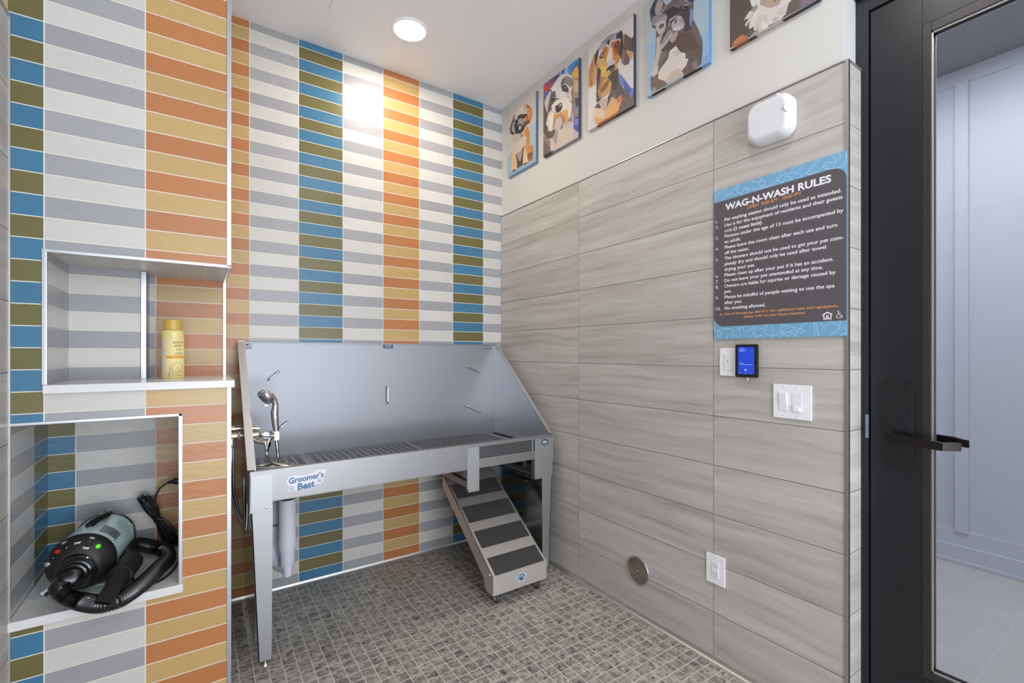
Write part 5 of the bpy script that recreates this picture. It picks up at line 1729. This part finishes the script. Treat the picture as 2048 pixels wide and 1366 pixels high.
LB = (cf - cb).length
dry = thing('pet_dryer', 'mint green dog dryer with a black front and hose in the lower niche', 'dryer', (-2.09, -0.63, SZ))
mb = MB()
mb.lathe(cb, ax, [(0, 0), (R - 0.01, 0), (R, 0.004), (R, LB), (R - 0.004, LB)], 64)
shell = mb.build('shell', 'mint', dry)
mb = MB()
mb.lathe(cb, ax, [(R - 0.004, -0.008), (R + 0.0035, -0.006), (R + 0.0035, 0.006), (R, 0.006), (R - 0.004, 0.0)], 64)
mb.build('rear_rim', 'black_pl', dry)
mb = MB()
mb.lathe(cb, ax, [(0, -0.006), (0.06, -0.006), (R - 0.003, -0.004), (R - 0.003, 0.001)], 48)
mb.build('rear_grille', 'black_matte', dry)
dome = [(R + 0.003, LB - 0.004), (R + 0.004, LB + 0.006), (R + 0.001, LB + 0.016), (R - 0.008, LB + 0.030), (R - 0.024, LB + 0.043), (0.052, LB + 0.049), (0.042, LB + 0.050)]
mb = MB()
mb.lathe(cb, ax, dome, 64)
fc = mb.build('front_cover', 'black_matte', dry)
mb = MB()
noz_off = -up * 0.016
mb.lathe(cb + noz_off, ax, [(0.054, LB + 0.025), (0.053, LB + 0.050), (0.049, LB + 0.054), (0.043, LB + 0.054), (0.042, LB + 0.062), (0.037, LB + 0.064), (0.035, LB + 0.076), (0.030, LB + 0.078), (0.029, LB + 0.083), (0, LB + 0.083)], 48)
mb.build('hose_collar', 'black_pl', dry)


def dome_frame(ang, r):
    """matrix for a text plane on the dome at angle and radius; x along the rim, y outward towards the rim"""
    for (r0, h0), (r1, h1) in zip(dome, dome[1:]):
        if r1 <= r <= r0:
            t = (r0 - r) / (r0 - r1)
            h = h0 + (h1 - h0) * t
            break
    a = math.radians(ang)
    rad = up * math.cos(a) + sid * math.sin(a)
    tan = (sid * math.cos(a) - up * math.sin(a))
    d = (rad * (r0 - r1) + ax * (h0 - h1)).normalized()
    n = tan.cross(d)
    if n.dot(ax) < 0:
        n = -n
    p = cb + ax * h + rad * r
    m_ = Matrix((tan, d, n)).transposed().to_4x4()
    m_.translation = p
    return m_


for i, (ang, r) in enumerate(((22, 0.0715), (-26, 0.0715), (-60, 0.0715))):
    Fm = dome_frame(ang, r)
    mb = MB()
    mb.lathe(Fm.translation, Fm.to_3x3() @ Vector((0, 0, 1)), [(0.0105, -0.002), (0.0105, 0.003), (0.0085, 0.005), (0.0055, 0.005), (0.005, 0.012), (0.0035, 0.0145), (0, 0.015)], 20)
    mb.build('toggle_switch', 'black_pl', fc)
for ang, mn, nm, rr in ((44, 'green_l', 'green_light', 0.0070), (-42, 'red_l', 'red_light', 0.0070), (-76, 'silver', 'speed_dial', 0.0085)):
    Fm = dome_frame(ang, 0.0715 if nm != 'speed_dial' else 0.074)
    mb = MB()
    mb.lathe(Fm.translation, Fm.to_3x3() @ Vector((0, 0, 1)), [(rr, -0.002), (rr, 0.003), (rr * 0.8, 0.006), (0, 0.0065)], 20)
    mb.build(nm, mn, fc)
for body_, ang, r, dx in (('ON', 22, 0.0830, -0.006), ('OFF', 22, 0.0590, -0.008), ('OFF', -1, 0.0715, -0.008), ('ON', -27, 0.0830, -0.006)):
    Fm = dome_frame(ang, r)
    mb = MB()
    add_text(mb, body_, Fm @ Matrix.Translation((0, 0, 0.0012)), dx, -0.003, 0.0088, 0.0125 if body_ == 'ON' else 0.0165, bold=0.03, depth=0.0003)
    mb.build('control_lettering', 'text_w', fc)
# carrying handle on top
mb = MB()
hpts = [cylp(0.068, -2, R + 0.004), cylp(0.078, -2, R + 0.026), cylp(0.105, -2, R + 0.036), cylp(0.150, -2, R + 0.036), cylp(0.178, -2, R + 0.026), cylp(0.196, -2, R + 0.006)]
hpts = [cylp(0.030, 2, R + 0.000), cylp(0.020, 6, R + 0.010), cylp(0.034, 12, R + 0.017), cylp(0.075, 12, R + 0.018), cylp(0.115, 4, R + 0.013), cylp(0.140, -4, R + 0.002)]
mb.tube(smooth_path(hpts, 6), 0.0115, 16)
mb.cyl(cylp(0.040, 0, R - 0.002), cylp(0.040, 0, R + 0.014), 0.011)
mb.cyl(cylp(0.132, -3, R - 0.002), cylp(0.132, -3, R + 0.010), 0.013)
mb.build('carry_handle', 'black_pl', dry)


def shell_patch(mb, t0, t1, a0, a1, off, n=10):
    for k in range(n):
        p, q = a0 + (a1 - a0) * k / n, a0 + (a1 - a0) * (k + 1) / n
        mb.poly([cylp(t0, p, R + off), cylp(t1, p, R + off), cylp(t1, q, R + off), cylp(t0, q, R + off)])


mb = MB()
shell_patch(mb, 0.125, 0.185, 22, 62, 0.0006)
rl = mb.build('rating_label', 'print_grey', shell)
mb = MB()
for k in range(14):
    a = 24 + k * 2.3
    shell_patch(mb, 0.132, 0.180, a, a + 0.9, 0.0009, 1)
mb.build('rating_label_lines', 'silver', rl)


def shell_line(mb, pts, width=0.0012):
    P = sp2(pts, 6)
    for (a, b), (c, d) in zip(P, P[1:]):
        p, q = cylp(a, b, R + 0.0008), cylp(c, d, R + 0.0008)
        m_ = (p + q) / 2 - (cb + ax * (a + c) / 2)
        t = (q - p).normalized()
        s_ = t.cross(m_.normalized()) * width / 2
        mb.poly([p + s_, q + s_, q - s_, p - s_])


mb = MB()
shell_line(mb, [(.045, 48), (.050, 40), (.075, 38), (.095, 46), (.115, 62), (.110, 72), (.080, 76), (.050, 70), (.042, 58), (.045, 48)])
shell_line(mb, [(.055, 50), (.065, 46), (.075, 54), (.085, 50), (.09, 60)])
shell_line(mb, [(.055, 60), (.065, 58), (.070, 66), (.080, 62), (.085, 68)])
mb.build('dog_print', 'mint_line', shell)
for t, a in ((0.012, 60), (0.012, -60), (LB - 0.02, 62), (LB - 0.02, -8)):
    MB().lathe(cylp(t, a, R - 0.001), (cylp(t, a) - (cb + ax * t)), [(0.005, 0), (0.004, 0.003), (0, 0.004)], 12).build('screw', 'silver', shell)
# wire stand
mb = MB()
for t in (0.035, LB - 0.02):
    c = cb + ax * t
    a, b = c + sid * 0.070 - up * 0.055, c - sid * 0.070 - up * 0.055
    fa, fb = c + sid * 0.092, c - sid * 0.092
    fa.z = fb.z = SZ + 0.0055
    mb.tube(smooth_path([a, fa + Vector((0, 0, 0.012)), fa, fb, fb + Vector((0, 0, 0.012)), b], 5), 0.0045, 10)
for s in (1, -1):
    p, q = cb + ax * 0.035 + sid * 0.092 * s, cb + ax * (LB - 0.02) + sid * 0.092 * s
    p.z = q.z = SZ + 0.0055
    mb.tube([p, q], 0.0045, 10)
mb.build('wire_stand', 'mint', dry)
for s in (1, -1):
    for t in (0.035, LB - 0.02):
        p = cb + ax * t + sid * 0.092 * s
        MB().cyl((p.x, p.y, SZ), (p.x, p.y, SZ + 0.010), 0.007).build('rubber_foot', 'black_pl', dry)
# corrugated hose and air nozzle
n0 = cb + noz_off + ax * (LB + 0.085)
hz = SZ + 0.0235
hose = [n0 - ax * 0.01, n0 + ax * 0.012 - up * 0.003] + [Vector(p) for p in (
    (-2.138, -0.880, 0.590), (-2.116, -0.892, 0.558), (-2.081, -0.905, 0.540), (-2.039, -0.944, 0.538), (-2.003, -0.950, 0.538), (-1.971, -0.910, 0.537), (-1.938, -0.839, 0.537), (-1.909, -0.745, 0.537), (-1.887, -0.666, 0.537),
    (-1.902, -0.598, 0.545), (-1.940, -0.568, 0.556), (-1.982, -0.540, 0.566), (-2.006, -0.540, 0.570), (-2.010, -0.590, 0.572), (-1.998, -0.660, 0.572), (-1.985, -0.715, 0.573))]
hs = resample(smooth_path(hose, 10), 0.0030)
NR = len(hs)


def hose_r(i, s):
    return 0.0245 + (0.0013 if i % 2 else -0.0017)


MB().tube(hs, hose_r, 20).build('flexible_hose', 'black_hose', dry, angle=60)
nz0, nz1, nz2, nz3 = Vector((-1.983, -0.728, 0.574)), Vector((-2.000, -0.845, 0.576)), Vector((-2.004, -0.875, 0.576)), Vector((-2.021, -1.012, 0.566))
na = (nz1 - nz0).normalized()
mb = MB()
mb.lathe(nz0, na, [(0.024, -0.004), (0.031, 0.0), (0.033, 0.01), (0.0325, (nz1 - nz0).length), (0.031, (nz1 - nz0).length + 0.006), (0.034, (nz1 - nz0).length + 0.010), (0.034, (nz1 - nz0).length + 0.018), (0.029, (nz1 - nz0).length + 0.022)], 36)
nzo = mb.build('hose_coupling', 'black_matte', dry)
# flattened air nozzle: round root, wide thin tip
mb = MB()
b = mb.bm
rings = []
root, tip = nz1 + na * 0.018, nz3
d = (tip - root)
side_ = Vector((na.y, -na.x, 0)).normalized()
tilt = (side_ * 0.93 + Vector((0, 0, 0.36))).normalized()
nup = d.normalized().cross(tilt).normalized()
for k in range(13):
    t = k / 12
    c = root + d * t
    w_ = 0.029 + (0.024 - 0.029) * t + 0.004 * math.sin(PI * t) * -1
    h_ = 0.029 * (1 - t) ** 1.1 + 0.0052
    rings.append([b.verts.new(c + tilt * w_ * math.cos(2 * PI * i / 28) + nup * h_ * math.sin(2 * PI * i / 28)) for i in range(28)])
ins = []
for t, kk in ((1.0, 0.86), (0.90, 0.8)):
    c = root + d * t
    ins.append([b.verts.new(c + tilt * 0.024 * kk * math.cos(2 * PI * i / 28) + nup * 0.0034 * math.sin(2 * PI * i / 28)) for i in range(28)])
rings += ins
for A, B in zip(rings, rings[1:]):
    for i in range(28):
        b.faces.new([A[i], A[(i + 1) % 28], B[(i + 1) % 28], B[i]])
b.faces.new(rings[-1])
mb.build('air_nozzle', 'black_matte', nzo)

# power cord: plug in the side wall, hanging bundle, run to the dryer
cy = -0.50
mb = MB()
mb.tube(smooth_path([(-1.890, cy, 0.778), (-1.905, cy, 0.772), (-1.924, cy, 0.754), (-1.935, cy, 0.722), (-1.934, cy, 0.690), (-1.926, cy - .004, 0.640)], 6), 0.0038, 10)
random.seed(4)
for k in range(6):
    o1, o2 = (k - 2.5) * 0.0065, (k % 3 - 1) * 0.006
    a, m_, c = Vector((-1.966 + o1 * .8, cy + o2, 0.738 - abs(o1) * .4)), Vector((-1.925 + o1 * .35, cy + o2 * .6, 0.632)), Vector((-1.878 + o1 * .9, cy + o2, 0.522 + abs(o1) * .5))
    off = Vector((0.012, 0, 0.004))
    loop_ = [a, a.lerp(m_, .5) + off * .6, m_ + off * 0.2, m_.lerp(c, .5) + off * .7, c + off * .5, c, c - off * .7, m_.lerp(c, .5) - off * .6, m_ - off * 0.2, a.lerp(m_, .5) - off * .7, a - off * .6]
    mb.tube(smooth_path(loop_, 5, True), 0.0038, 8, closed=True)
mb.tube(smooth_path([(-1.922, cy - .006, 0.640), (-1.900, cy - .008, 0.630), (-1.878, cy - .010, 0.600), (-1.862, cy - .015, 0.565), (-1.853, -0.55, 0.535), (-1.852, -0.62, 0.517), (-1.858, -0.690, 0.516), (-1.880, -0.775, 0.516), (-1.914, -0.818, 0.516), (-1.960, -0.800, 0.516), (-1.99, -0.72, 0.530), (-2.006, -0.67, 0.575)], 7), 0.0038, 10)
mb.tube([Vector((-1.925 + 0.013 * math.cos(a), cy + 0.010 * math.sin(a), 0.635 + 0.004 * math.cos(a))) for a in [2 * PI * k / 16 for k in range(16)]], 0.0030, 8, closed=True)
cord = mb.build('power_cord', 'black_pl', dry)
mb = MB()
mb.lathe((-1.846, cy, 0.780), (-1, 0, -0.03), [(0, 0), (0.012, 0), (0.014, 0.010), (0.012, 0.026), (0.008, 0.034), (0.0065, 0.046), (0.0045, 0.050), (0, 0.050)], 20)
mb.build('plug', 'black_pl', cord)
